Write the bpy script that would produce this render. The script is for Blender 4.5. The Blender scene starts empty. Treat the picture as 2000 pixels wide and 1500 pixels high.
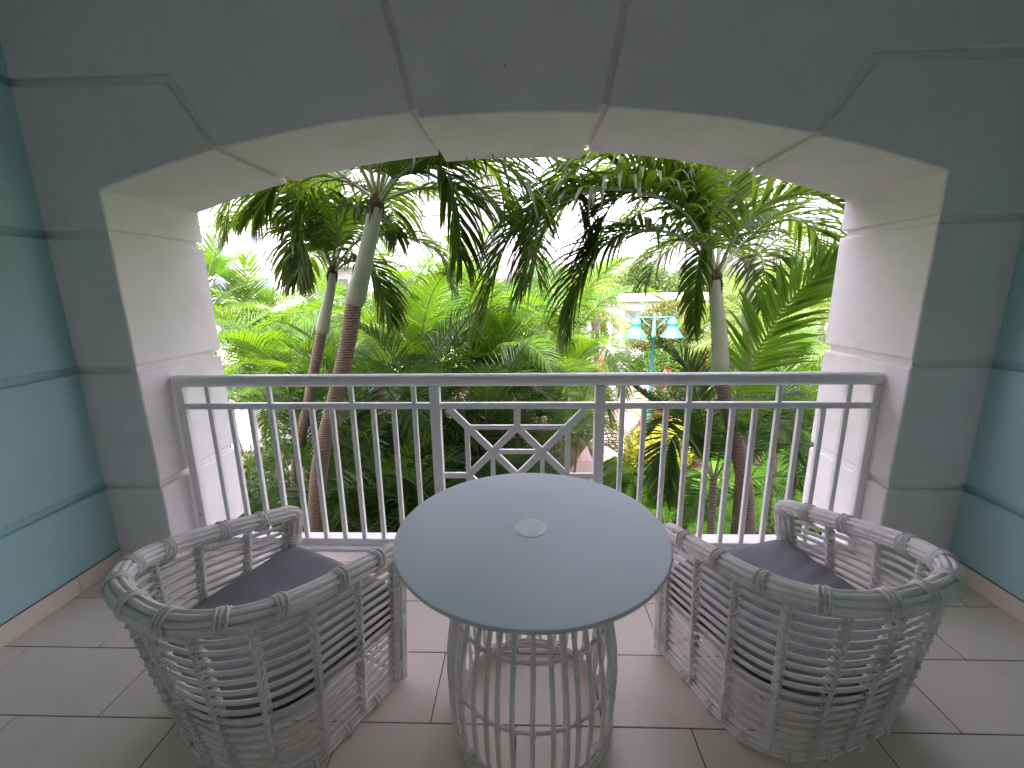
import bpy, bmesh, math, random
import numpy as np
from mathutils import Vector, Matrix
R = math.radians
scene = bpy.context.scene
col = scene.collection

# ------------------------------------------------------------------ camera
cam_d = bpy.data.cameras.new("camera")
cam_d.sensor_width = 36.0
cam_d.lens = 841.1 / 2000 * 36.0
cam_d.clip_start = 0.02
cam_d.clip_end = 2000
cam = bpy.data.objects.new("camera", cam_d)
col.objects.link(cam)
_a, _t, _r = R(1.95), R(12.509), R(0.793)
_f = Vector((-math.sin(_a)*math.cos(_t), math.cos(_a)*math.cos(_t), -math.sin(_t)))
_u = Vector((-math.sin(_a)*math.sin(_t), math.cos(_a)*math.sin(_t), math.cos(_t)))
_x = Vector((math.cos(_a), math.sin(_a), 0))
_cr = _x*math.cos(_r) - _u*math.sin(_r)
_cu = _x*math.sin(_r) + _u*math.cos(_r)
M = Matrix((_cr, _cu, -_f)).transposed().to_4x4()
M.translation = (0, 0, 1.503)
cam.matrix_world = M
scene.camera = cam

# ------------------------------------------------------------------ world, sun, exposure
SUN_EL, SUN_AZ = R(62), R(205)      # azimuth clockwise from +Y: the sun stands high behind the building
w = bpy.data.worlds.new("World")
scene.world = w
w.use_nodes = True
nt = w.node_tree
for n in list(nt.nodes): nt.nodes.remove(n)
sky = nt.nodes.new('ShaderNodeTexSky')
sky.sky_type = 'NISHITA'
sky.sun_disc = False
sky.sun_elevation = SUN_EL
sky.sun_rotation = SUN_AZ
sky.air_density = 1.0
sky.dust_density = 6.0
sky.ozone_density = 1.0
hs = nt.nodes.new('ShaderNodeHueSaturation')
hs.inputs['Saturation'].default_value = 0.30
hs.inputs['Value'].default_value = 1.0
bg = nt.nodes.new('ShaderNodeBackground')
bg.inputs['Strength'].default_value = 0.15
wo = nt.nodes.new('ShaderNodeOutputWorld')
nt.links.new(sky.outputs[0], hs.inputs['Color'])
tn = nt.nodes.new('ShaderNodeMix'); tn.data_type = 'RGBA'; tn.blend_type = 'MULTIPLY'; tn.inputs[0].default_value = 1.0
tn.inputs[7].default_value = (1.06, 0.90, 1.07, 1)      # overcast sky, white balance of the camera
nt.links.new(hs.outputs[0], tn.inputs[6])
nt.links.new(tn.outputs[2], bg.inputs['Color'])
nt.links.new(bg.outputs[0], wo.inputs['Surface'])
sd = bpy.data.lights.new("sun", 'SUN')
sd.energy = 1.15
sd.angle = R(12)
sd.color = (1.0, 0.89, 0.90)
so = bpy.data.objects.new("sun", sd)
col.objects.link(so)
so.location = (0, -5, 20)
_sd = Vector((math.sin(SUN_AZ)*math.cos(SUN_EL), math.cos(SUN_AZ)*math.cos(SUN_EL), math.sin(SUN_EL)))
so.rotation_euler = (-_sd).to_track_quat('-Z', 'Y').to_euler()
scene.view_settings.view_transform = 'Standard'
scene.view_settings.look = 'None'
scene.view_settings.exposure = 3.9
scene.view_settings.gamma = 1.0
scene.view_settings.use_curve_mapping = False
scene.render.engine = 'CYCLES'
scene.cycles.max_bounces = 10
scene.cycles.diffuse_bounces = 7
scene.cycles.transmission_bounces = 6
scene.cycles.transparent_max_bounces = 6

# ------------------------------------------------------------------ helpers
def tag(o, label=None, cat=None, group=None, kind=None):
    if label: o['label'] = label
    if cat: o['category'] = cat
    if group: o['group'] = group
    if kind: o['kind'] = kind
    return o

def empty(name, loc=(0, 0, 0), rz=0.0, label=None, cat=None, group=None):
    o = bpy.data.objects.new(name, None)
    o.empty_display_size = 0.1
    col.objects.link(o)
    o.location = loc
    o.rotation_euler = (0, 0, rz)
    return tag(o, label, cat, group)

def link(name, me, parent=None, loc=None, rot=None, scale=None):
    o = bpy.data.objects.new(name, me)
    col.objects.link(o)
    if parent: o.parent = parent
    if loc is not None: o.location = loc
    if rot is not None: o.rotation_euler = rot
    if scale is not None: o.scale = scale if hasattr(scale, '__len__') else (scale,)*3
    return o

def mesh(name, v, f, mat=None, smooth=False):
    me = bpy.data.meshes.new(name)
    me.from_pydata([tuple(p) for p in v], [], f)
    if mat: me.materials.append(mat)
    if smooth: me.polygons.foreach_set('use_smooth', [True]*len(me.polygons))
    me.update()
    return me

class MB:
    """collects boxes, tubes and prisms into one mesh"""
    def __init__(s): s.v = []; s.f = []
    def add(s, v, f):
        n = len(s.v); s.v += [tuple(p) for p in v]; s.f += [tuple(i+n for i in q) for q in f]
    def box(s, x0, x1, y0, y1, z0, z1):
        s.add([(x, y, z) for x in (x0, x1) for y in (y0, y1) for z in (z0, z1)],
              [(0, 1, 3, 2), (4, 6, 7, 5), (0, 4, 5, 1), (2, 3, 7, 6), (0, 2, 6, 4), (1, 5, 7, 3)])
    def tube(s, pts, r, n=8, closed=False, cap=True, r2=None, up=None):
        """r: radius or list; r2: second (vertical-ish) radius for an elliptic section"""
        P = [Vector(p) for p in pts]; m = len(P)
        rs = r if hasattr(r, '__len__') else [r]*m
        k = (r2 / rs[0]) if r2 else 1.0
        T = []
        for i in range(m):
            if closed: t = P[(i+1) % m] - P[i-1]
            else: t = P[min(i+1, m-1)] - P[max(i-1, 0)]
            T.append(t.normalized() if t.length > 1e-9 else Vector((0, 0, 1)))
        v = []
        N = None
        for i in range(m):
            if up is not None:
                N = T[i].cross(Vector(up))
                if N.length < 1e-4: N = T[i].orthogonal()
                N.normalize()
            elif N is None:
                N = T[i].orthogonal().normalized()
            else:
                N = (N - T[i]*N.dot(T[i]))
                N = N.normalized() if N.length > 1e-6 else T[i].orthogonal().normalized()
            B = T[i].cross(N)
            for j in range(n):
                a = 2*math.pi*j/n
                v.append(P[i] + N*(math.cos(a)*rs[i]) + B*(math.sin(a)*rs[i]*k))
        f = []
        for i in range(m if closed else m-1):
            i2 = (i+1) % m
            for j in range(n):
                j2 = (j+1) % n
                f.append((i*n+j, i*n+j2, i2*n+j2, i2*n+j))
        if cap and not closed:
            f.append(tuple(range(n-1, -1, -1)))
            f.append(tuple((m-1)*n+j for j in range(n)))
        s.add(v, f)
    def lathe(s, prof, n=32, c=(0, 0, 0)):
        v = []; f = []
        for (r, z) in prof:
            for j in range(n):
                a = 2*math.pi*j/n
                v.append((c[0]+r*math.cos(a), c[1]+r*math.sin(a), c[2]+z))
        for i in range(len(prof)-1):
            for j in range(n):
                j2 = (j+1) % n
                f.append((i*n+j, i*n+j2, (i+1)*n+j2, (i+1)*n+j))
        s.add(v, f)
    def prism_y(s, poly, y0, y1):
        """poly of (x,z), counter-clockwise seen from -y, pushed along y"""
        n = len(poly)
        v = [(x, y0, z) for x, z in poly] + [(x, y1, z) for x, z in poly]
        f = [tuple(range(n)), tuple(range(2*n-1, n-1, -1))]
        f += [((i+1) % n, i, i+n, (i+1) % n+n) for i in range(n)]
        s.add(v, f)
    def build(s, name, mat=None, parent=None, smooth=False, bevel=0, seg=2, **k):
        me = mesh(name, s.v, s.f, mat, smooth)
        if bevel:
            bm = bmesh.new(); bm.from_mesh(me)
            bmesh.ops.recalc_face_normals(bm, faces=bm.faces)
            es = [e for e in bm.edges if len(e.link_faces) == 2 and e.calc_face_angle(0) > 0.6]
            bmesh.ops.bevel(bm, geom=es, offset=bevel, segments=seg, affect='EDGES', profile=0.6)
            bm.to_mesh(me); bm.free()
        return link(name, me, parent, **k)

def catmull(P, n):
    P = [Vector(p) for p in P]
    P = [P[0]*2-P[1]] + P + [P[-1]*2-P[-2]]
    out = []
    m = len(P)-3
    for i in range(n+1):
        t = i/n*m; k = min(int(t), m-1); u = t-k
        a, b, c, d = P[k:k+4]
        out.append(0.5*((2*b) + (c-a)*u + (2*a-5*b+4*c-d)*u*u + (3*b-a-3*c+d)*u**3))
    return out

# ------------------------------------------------------------------ materials
def new_mat(name):
    m = bpy.data.materials.new(name); m.use_nodes = True
    return m, m.node_tree, m.node_tree.nodes['Principled BSDF']

def mat(name, c, rough=0.6, spec=0.5, var=0.08, vscale=3.0, bump=0.0, bscale=60.0, metal=0.0, bdist=0.004, rvar=0.0, stain=None):
    m, t, p = new_mat(name)
    p.inputs['Roughness'].default_value = rough
    p.inputs['Specular IOR Level'].default_value = spec
    p.inputs['Metallic'].default_value = metal
    tc = t.nodes.new('ShaderNodeTexCoord')
    no = t.nodes.new('ShaderNodeTexNoise'); no.inputs['Scale'].default_value = vscale; no.inputs['Detail'].default_value = 6
    t.links.new(tc.outputs['Object'], no.inputs['Vector'])
    oi = t.nodes.new('ShaderNodeObjectInfo')
    ad = t.nodes.new('ShaderNodeMath'); ad.operation = 'MULTIPLY_ADD'
    ad.inputs[1].default_value = 0.35; t.links.new(oi.outputs['Random'], ad.inputs[0]); t.links.new(no.outputs['Fac'], ad.inputs[2])
    mr = t.nodes.new('ShaderNodeMapRange')
    mr.inputs['From Min'].default_value = 0.3; mr.inputs['From Max'].default_value = 1.05
    mr.inputs['To Min'].default_value = 1-var; mr.inputs['To Max'].default_value = 1+var
    t.links.new(ad.outputs[0], mr.inputs['Value'])
    mx = t.nodes.new('ShaderNodeMix'); mx.data_type = 'RGBA'; mx.blend_type = 'MULTIPLY'; mx.inputs[0].default_value = 1
    mx.inputs[6].default_value = (*c, 1)
    cb = t.nodes.new('ShaderNodeCombineColor')
    for i in range(3): t.links.new(mr.outputs[0], cb.inputs[i])
    t.links.new(cb.outputs[0], mx.inputs[7])
    out = mx.outputs[2]
    if stain:
        sc, amount, sscale = stain
        n2 = t.nodes.new('ShaderNodeTexNoise'); n2.inputs['Scale'].default_value = sscale; n2.inputs['Detail'].default_value = 8; n2.inputs['Roughness'].default_value = .7
        t.links.new(tc.outputs['Object'], n2.inputs['Vector'])
        m2 = t.nodes.new('ShaderNodeMapRange'); m2.inputs['From Min'].default_value = .52; m2.inputs['From Max'].default_value = .72
        m2.inputs['To Max'].default_value = amount
        t.links.new(n2.outputs['Fac'], m2.inputs['Value'])
        x2 = t.nodes.new('ShaderNodeMix'); x2.data_type = 'RGBA'
        t.links.new(m2.outputs[0], x2.inputs[0]); t.links.new(out, x2.inputs[6]); x2.inputs[7].default_value = (*sc, 1)
        out = x2.outputs[2]
    t.links.new(out, p.inputs['Base Color'])
    if rvar:
        m3 = t.nodes.new('ShaderNodeMapRange'); m3.inputs['To Min'].default_value = rough-rvar; m3.inputs['To Max'].default_value = rough+rvar
        t.links.new(no.outputs['Fac'], m3.inputs['Value']); t.links.new(m3.outputs[0], p.inputs['Roughness'])
    if bump:
        nb = t.nodes.new('ShaderNodeTexNoise'); nb.inputs['Scale'].default_value = bscale; nb.inputs['Detail'].default_value = 5; nb.inputs['Roughness'].default_value = .6
        t.links.new(tc.outputs['Object'], nb.inputs['Vector'])
        b = t.nodes.new('ShaderNodeBump'); b.inputs['Strength'].default_value = bump; b.inputs['Distance'].default_value = bdist
        t.links.new(nb.outputs['Fac'], b.inputs['Height']); t.links.new(b.outputs[0], p.inputs['Normal'])
    return m

def leaf_mat(name, c, tr, trans=0.4, rough=0.38, c2=None, dead=0.0, spec=0.2):
    """c: leaf colour, c2: second colour mixed in by noise and per object, tr: colour of light coming through"""
    m, t, p = new_mat(name)
    c2 = c2 or tuple(x*0.55 for x in c)
    tc = t.nodes.new('ShaderNodeTexCoord')
    no = t.nodes.new('ShaderNodeTexNoise'); no.inputs['Scale'].default_value = 5.5; no.inputs['Detail'].default_value = 4
    t.links.new(tc.outputs['Object'], no.inputs['Vector'])
    oi = t.nodes.new('ShaderNodeObjectInfo')
    ad = t.nodes.new('ShaderNodeMath'); ad.operation = 'MULTIPLY_ADD'; ad.inputs[1].default_value = 0.6
    t.links.new(oi.outputs['Random'], ad.inputs[0]); t.links.new(no.outputs['Fac'], ad.inputs[2])
    mr = t.nodes.new('ShaderNodeMapRange'); mr.inputs['From Min'].default_value = .45; mr.inputs['From Max'].default_value = 1.1
    t.links.new(ad.outputs[0], mr.inputs['Value'])
    mx = t.nodes.new('ShaderNodeMix'); mx.data_type = 'RGBA'
    mx.inputs[6].default_value = (*c, 1); mx.inputs[7].default_value = (*c2, 1)
    t.links.new(mr.outputs[0], mx.inputs[0])
    out = mx.outputs[2]
    if dead:
        n2 = t.nodes.new('ShaderNodeTexNoise'); n2.inputs['Scale'].default_value = 13
        t.links.new(tc.outputs['Object'], n2.inputs['Vector'])
        m2 = t.nodes.new('ShaderNodeMapRange'); m2.inputs['From Min'].default_value = .62; m2.inputs['From Max'].default_value = .72; m2.inputs['To Max'].default_value = dead
        t.links.new(n2.outputs['Fac'], m2.inputs['Value'])
        x2 = t.nodes.new('ShaderNodeMix'); x2.data_type = 'RGBA'; x2.inputs[7].default_value = (.30, .22, .05, 1)
        t.links.new(m2.outputs[0], x2.inputs[0]); t.links.new(out, x2.inputs[6]); out = x2.outputs[2]
    t.links.new(out, p.inputs['Base Color'])
    p.inputs['Roughness'].default_value = rough
    p.inputs['Specular IOR Level'].default_value = spec
    tl = t.nodes.new('ShaderNodeBsdfTranslucent')
    x3 = t.nodes.new('ShaderNodeMix'); x3.data_type = 'RGBA'; x3.blend_type = 'MIX'; x3.inputs[0].default_value = .75
    t.links.new(out, x3.inputs[6]); x3.inputs[7].default_value = (*tr, 1)
    t.links.new(x3.outputs[2], tl.inputs['Color'])
    ms = t.nodes.new('ShaderNodeMixShader'); ms.inputs[0].default_value = trans
    t.links.new(p.outputs[0], ms.inputs[1]); t.links.new(tl.outputs[0], ms.inputs[2])
    t.links.new(ms.outputs[0], t.nodes['Material Output'].inputs['Surface'])
    return m

def band_mat(name, c1, c2, scale, rough=0.8, bump=0.6, dist=0.01):
    """ringed bark: bands across local z"""
    m, t, p = new_mat(name)
    tc = t.nodes.new('ShaderNodeTexCoord')
    wv = t.nodes.new('ShaderNodeTexWave'); wv.wave_type = 'BANDS'; wv.bands_direction = 'Z'
    wv.inputs['Scale'].default_value = scale; wv.inputs['Distortion'].default_value = 4.5; wv.inputs['Detail'].default_value = 3; wv.inputs['Detail Scale'].default_value = 2.5
    no = t.nodes.new('ShaderNodeTexNoise'); no.inputs['Scale'].default_value = 9; no.inputs['Detail'].default_value = 6
    mp = t.nodes.new('ShaderNodeMapping'); mp.inputs['Scale'].default_value = (1, 1, .35)
    t.links.new(tc.outputs['Object'], wv.inputs['Vector']); t.links.new(tc.outputs['Object'], mp.inputs['Vector']); t.links.new(mp.outputs[0], no.inputs['Vector'])
    mu = t.nodes.new('ShaderNodeMath'); mu.operation = 'MULTIPLY'
    t.links.new(wv.outputs['Fac'], mu.inputs[0]); t.links.new(no.outputs['Fac'], mu.inputs[1])
    cr = t.nodes.new('ShaderNodeValToRGB')
    cr.color_ramp.elements[0].color = (*c2, 1); cr.color_ramp.elements[1].color = (*c1, 1)
    cr.color_ramp.elements[0].position = .03; cr.color_ramp.elements[1].position = .45
    t.links.new(mu.outputs[0], cr.inputs[0]); t.links.new(cr.outputs[0], p.inputs['Base Color'])
    p.inputs['Roughness'].default_value = rough
    b = t.nodes.new('ShaderNodeBump'); b.inputs['Strength'].default_value = bump; b.inputs['Distance'].default_value = dist
    t.links.new(mu.outputs[0], b.inputs['Height']); t.links.new(b.outputs[0], p.inputs['Normal'])
    return m

STUCCO = mat('white_stucco', (.86, .825, .825), .85, .2, .04, 2.2, .55, 95, bdist=.004, stain=((.56, .54, .47), .35, 2.6))
TEAL = mat('teal_stucco', (.40, .635, .65), .85, .2, .06, 2.0, .55, 95, bdist=.004)
CEIL = mat('ceiling_paint', (.80, .80, .80), .9, .2, .03)
BACKW = mat('room_wall_paint', (.88, .87, .86), .85, .2, .03)
TILE = mat('beige_floor_tile', (.80, .72, .64), .32, .5, .06, 1.6, .04, 14, rvar=.07, stain=((.70, .62, .55), .5, 5))
GROUT = mat('brown_grout', (.16, .11, .09), .9, .2, .15, 12)
SILL = mat('white_painted_sill', (.72, .71, .71), .6, .4, .05, 3, .15, 40)
RAILM = mat('white_metal_paint', (.90, .90, .91), .33, .5, .03, 4, .03, 25)
RATTAN = mat('white_rattan', (.88, .85, .84), .48, .45, .12, 7, .25, 55, bdist=.002, stain=((.42, .37, .32), .55, 22))
CUSH = mat('grey_cushion_fabric', (.31, .30, .33), .9, .15, .10, 5, .6, 240, bdist=.0012)
DARKM = mat('seat_deck', (.30, .29, .28), .8, .2, .1)
GLASS_T = mat('frosted_table_glass', (.68, .77, .83), .36, .5, .02, 2.0, rvar=.04)
CAPM = mat('pale_cap', (.84, .87, .90), .30, .6, .02, metal=.1)
STEEL = mat('bolt_steel', (.55, .55, .56), .3, .6, .05, metal=.8)

# ------------------------------------------------------------------ the balcony shell
H0 = 0.0
W, T_ = 2.109, 0.628
XL, XR, JL, JR = -2.306, 2.235, -1.995, 1.858
Z1, Z2, Z3, Z4, ZC = 0.478, 1.121, 1.786, 2.438, 3.05
CX = (JL+JR)/2
HW = (JR-JL)/2
SPR, APX = 1.98, 2.283
RAD = (HW**2+(APX-SPR)**2)/(2*(APX-SPR))
def arch(x, up=0.0): return APX-RAD+math.sqrt(max((RAD+up)**2-(x-CX)**2, 0))
G = 0.018       # half of a groove
def arch_pts(x0, x1, up=0.0, n=14):
    return [(x0+(x1-x0)*i/n, arch(x0+(x1-x0)*i/n, up)) for i in range(n+1)]

wall = empty('arched_wall', (0, 0, 0), 0, 'white rusticated stucco wall with a wide arched opening onto the palm garden', 'wall')
def block(poly, y0=W, y1=W+T_, bev=.013):
    b = MB(); b.prism_y(poly, y0, y1)
    return b.build('wall_block', STUCCO, wall, bevel=bev, seg=3)
levels = [-.02, Z1, Z2, Z3]
OUTW = 1.2      # the facade goes on beyond the balcony
for k in range(3):
    z0, z1 = levels[k]+(G if k else 0), levels[k+1]-G
    block([(XL-.2, z0), (JL, z0), (JL, z1), (XL-.2, z1)])
    block([(JR, z0), (XR+.2, z0), (XR+.2, z1), (JR, z1)])
VL0, VL1 = -1.40, -1.573      # joint between haunch and voussoir, at the arch and at the top
VR0, VR1 = 1.271, 1.470
KL0, KL1, KR0, KR1 = -.483, -.672, .345, .492
block([(XL-.2, Z3+G), (JL, Z3+G), (JL, SPR)] + arch_pts(JL+.02, VL0-G) + [(VL1-G-.006, Z4-G), (XL-.2, Z4-G)])
block([(XR+.2, Z4-G), (VR1+G+.006, Z4-G)] + arch_pts(VR0+G, JR-.02) + [(JR, SPR), (JR, Z3+G), (XR+.2, Z3+G)])
block([(XL-.2, Z4+G), (VL1-.004, Z4+G)] + arch_pts(VL0+G, KL0-G) + [(KL1-G, ZC), (XL-.2, ZC)])
block([(KR1+G, ZC)] + arch_pts(KR0+G, VR0-G) + [(VR1+.004, Z4+G), (XR+.2, Z4+G), (XR+.2, ZC)])
block([(KL1+G, ZC)] + arch_pts(KL0+G, KR0-G, -.034) + [(KR1-G, ZC)], W-.022, W+T_+.022)
# the core behind the grooves
core = MB()
q = .026
core.prism_y([(XL-.2, -.02), (JL-q, -.02), (JL-q, SPR+.01)] + arch_pts(JL, JR, q, 40) + [(JR+q, SPR+.01), (JR+q, -.02), (XR+.2, -.02), (XR+.2, ZC), (XL-.2, ZC)], W+q, W+T_-q)
core.build('wall_core', STUCCO, wall)

for (x, z, r0) in ((-.085, 2.43, .004), (.33, 2.335, .003), (-1.31, 2.098, .003)):
    b = MB(); b.lathe([(0.0001, 0), (r0, .0005), (r0*.8, .0016), (.0001, .002)], 7)
    o = b.build('paint_chip', DARKM, wall); o.location = (x, W-(.0225 if abs(x+.07) < .4 else .0005), z); o.rotation_euler = (R(90), 0, 0)
YB = -0.75
def side_wall(x0, x1, nm_label, face):
    t = empty('side_wall', (0, 0, 0), 0, nm_label, 'wall')
    zs = [-.02, Z1, Z2, Z3, Z4, ZC]
    for k in range(5):
        b = MB(); b.box(x0, x1, YB, W+.025, zs[k]+(G if k else 0), zs[k+1]-(G if k < 4 else 0))
        b.build('wall_block', TEAL, t, bevel=.013, seg=3)
    b = MB(); xx = (x0, x1-q) if face > 0 else (x0+q, x1)
    b.box(xx[0], xx[1], YB+.01, W+.024, -.02, ZC-.003)
    b.build('wall_core', TEAL, t)
    return t
sl = side_wall(XL-.25, XL, 'teal rusticated stucco side wall at the left of the balcony', 1)
sr = side_wall(XR, XR+.25, 'teal rusticated stucco side wall at the right of the balcony', -1)
# baseboards: a row of tiles along each side wall
def baseboard(x0, x1, first, label, nm):
    t = empty('baseboard', (0, 0, 0), 0, label, 'baseboard')
    ys = []
    y = first
    while y > YB: ys.append(y); y -= .61
    ys = [W-.002] + ys + [YB]
    for a, b_ in zip(ys[1:], ys[:-1]):
        if b_-a < .02: continue
        b = MB(); b.box(x0, x1, a+.0015, b_-.0015, .001, .094)
        b.build('baseboard_tile', TILE, t, bevel=.0015, seg=1)
    g = MB(); g.box(x0+.002 if x0 < 0 else x0+.004, x1-.004 if x0 < 0 else x1-.002, YB, W-.003, .0, .0965)
    g.build('grout', GROUT, t)
baseboard(XL, XL+.012, 1.863, 'beige tile baseboard along the left teal wall', 'l')
baseboard(XR-.012, XR, 1.72, 'beige tile baseboard along the right teal wall', 'r')

# floor tiles, one by one
fl = empty('balcony_floor', (0, 0, 0)); tag(fl, 'large beige floor tiles laid in running bond', None, None, 'structure')
TH = .305
rnd = random.Random(4)
y_lo = 1.2217
for r in range(-7, 4):
    ya, yb = y_lo+TH*r, y_lo+TH*(r+1)
    if r == 3: yb = 2.236
    if ya > 2.236: break
    x0l, x1l = (XL, XR) if yb < W else (JL-.02, JR+.02)
    # odd rows are shifted half a tile
    off = -2.179+(0 if r % 2 == 0 else .305)
    j = -2
    while True:
        xa, xb = off+.61*j, off+.61*(j+1)
        j += 1
        if xb < XL+.01: continue
        if xa > XR-.01: break
        xa2, xb2 = max(xa, XL+.001), min(xb, XR-.001)
        if xb2-xa2 < .02: continue
        b = MB(); dz = rnd.uniform(-.0004, .0004)
        b.box(xa2+.0022, xb2-.0022, ya+.0022, yb-.0022, -.012, dz)
        b.build('floor_tile', TILE, fl, bevel=.0012, seg=1)
g = MB(); g.box(XL, XR, YB, 2.238, -.05, -.0028); g.build('grout', GROUT, fl)
sill = MB()
prof = [(2.238, -.25), (2.238, -.004), (2.244, .006), (2.256, .012), (2.42, .012), (2.43, .004), (2.43, -.25)]
n = len(prof)
vv = [(JL-.015, y, z) for y, z in prof] + [(JR+.015, y, z) for y, z in prof]
sill.add(vv, [tuple(range(n-1, -1, -1)), tuple(range(n, 2*n))] + [(i, (i+1) % n, (i+1) % n+n, i+n) for i in range(n)])
o = sill.build('sill', SILL); tag(o, 'low white painted sill under the balcony railing', 'sill')

# ceiling and the room side behind the viewer
c = MB(); c.box(XL-.25, XR+.25, YB-.2, W+T_, ZC+.002, ZC+.25)
tag(c.build('ceiling', CEIL), None, None, None, 'structure')
bw = empty('back_wall', (0, 0, 0), 0, 'painted back wall of the balcony with an added pale bounce panel in the doorway', 'wall')
b = MB(); b.box(XL, -1.2, YB-.2, YB, 0, ZC); b.box(1.2, XR, YB-.2, YB, 0, ZC); b.box(-1.2, 1.2, YB-.2, YB, 2.3, ZC)
b.build('wall_panel', BACKW, bw)
gm, gt, gp = new_mat('pale_bounce_panel'); gp.inputs['Base Color'].default_value = (.88, .87, .86, 1); gp.inputs['Roughness'].default_value = .5
b = MB(); b.box(-1.2, 1.2, YB-.12, YB-.10, 0, 2.3); b.build('added_bounce_panel', gm, bw)  # unseen pale panel added to bounce daylight back onto the front wall
b = MB()
for x in (-1.2, -.03, 1.14): b.box(x, x+.06, YB-.1, YB-.04, 0, 2.3)
b.box(-1.14, 1.14, YB-.098, YB-.042, 2.24, 2.3)
b.build('door_frame', RAILM, bw)
# the facade that goes on around the balcony (shades the near palms)
fc = MB()
fc.box(-16, XL-.255, W-.1, W+T_-.05, -3.1, 6.5)
fc.box(XR+.255, 16, W-.1, W+T_-.05, -3.1, 6.5)
fc.box(XL-.255, XR+.255, W+.02, W+T_-.06, ZC+.26, 6.5)
fc.box(XL-.255, XR+.255, W+.02, 2.36, -3.1, -.26)
tag(fc.build('hotel_facade', STUCCO), 'stucco facade of the hotel that carries the balcony', 'facade')

# ------------------------------------------------------------------ railing
ry = 2.293
rl = empty('balcony_railing', (-.05, ry, 0), R(-.65), 'white painted metal railing with a lattice panel in the middle', 'railing')
ox = .05        # children are in coordinates relative to the empty
def rb(name, x0, x1, y0, y1, z0, z1, bev=.002):
    b = MB(); b.box(x0+ox, x1+ox, y0, y1, z0, z1); return b.build(name, RAILM, rl, bevel=bev, seg=1)
# handrail: a rounded tube lying across
pr = []
for i in range(20):
    a = 2*math.pi*i/20
    cs, sn = math.cos(a), math.sin(a)
    pr.append((.034*math.copysign(abs(cs)**.8, cs), .0345*math.copysign(abs(sn)**.8, sn)))
v = []; f = []
xs = [(-1.985, .80), (-1.978, .93), (-1.965, 1), (1.875, 1), (1.888, .93), (1.895, .8)]
for x, k in xs:
    for (yy, zz) in pr: v.append((x+ox, yy*k, 1.019+zz*k))
for i in range(len(xs)-1):
    for j in range(20): f.append((i*20+j, i*20+(j+1) % 20, (i+1)*20+(j+1) % 20, (i+1)*20+j))
f += [tuple(range(19, -1, -1)), tuple(5*20+j for j in range(20))]
f = [tuple(reversed(q_)) for q_ in f]
link('handrail', mesh('handrail', v, f, RAILM, True), rl)
PW = .024
PL, PR = -.505, .400
for x in (-1.955, 1.845): rb('post', x-.023, x+.023, -.023, .023, .013, .985)
for x in (PL, PR): rb('post', x-.027, x+.027, -.025, .025, .013, .985)
for a, b_ in ((-1.932, PL-.027), (PL+.027, PR-.027), (PR+.027, 1.822)):
    rb('middle_rail', a, b_, -.016, .016, .856, .890)
    rb('bottom_rail', a, b_, -.016, .016, .020, .050)
for i in range(11):
    for x in (-1.799+.1175*i, .523+.1183*i):
        rb('baluster', x-.0125, x+.0125, -.0125, .0125, .050, .856)
        if i in (0, 3, 7, 10): rb('short_baluster', x-.0125, x+.0125, -.0125, .0125, .890, .986)
# lattice panel
cxp, dx = (PL+PR)/2, .141
rows = [.856, .7475, .6035, .4575, .3115, .1675, .050]
def bar(x0, z0, x1, z1, wd=.0185, dep=.013):
    d = Vector((x1-x0, 0, z1-z0)); L = d.length; a = math.atan2(d.z, d.x)
    b = MB(); b.box(-L/2, L/2, -dep, dep, -wd, wd)
    o = b.build('lattice_bar', RAILM, rl, bevel=.0015, seg=1)
    o.location = ((x0+x1)/2+ox, 0, (z0+z1)/2); o.rotation_euler = (0, -a, 0)
    return o
C = lambda k: cxp+k*dx
def lat(s):
    # s=+1 upper half, -1 lower half, mirrored about the middle height
    zc = rows[3]
    zz = lambda k: zc+s*(rows[3-k]-zc) if s > 0 else rows[3+k]
    # diagonals
    bar(C(-2)-.098, zz(3), C(0), zz(0), dep=.0125)
    bar(C(2)+.098, zz(3), C(0), zz(0), dep=.0125)
    bar(C(0), zz(2), C(-2), zz(0), dep=.0115)
    bar(C(0), zz(2), C(2), zz(0), dep=.0115)
    bar(C(0), zz(3), C(0), zz(2), dep=.0105)
    bar(C(-2), zz(2), C(2), zz(2), .0125, .0100)
    bar(C(-1), zz(1), C(1), zz(1), .0125, .0095)
lat(1); lat(-1)
for k in (-2, 2): bar(C(k), rows[1], C(k), rows[5], .0135, .0090)
for k in (-1, 1): bar(C(k), rows[2], C(k), rows[4], .0125, .0085)
bar(PL+.027, rows[3], C(-2), rows[3], .0165, .0080); bar(C(2), rows[3], PR-.027, rows[3], .0165, .0080)
for x in (-1.955, 1.845):
    b = MB(); b.lathe([(0, 0), (.010, 0), (.010, .004), (.006, .006), (0, .006)], 12)
    o = b.build('bolt', STEEL, rl, smooth=False); o.location = (x+ox, -.0235, .205); o.rotation_euler = (R(90), 0, 0)

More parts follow.
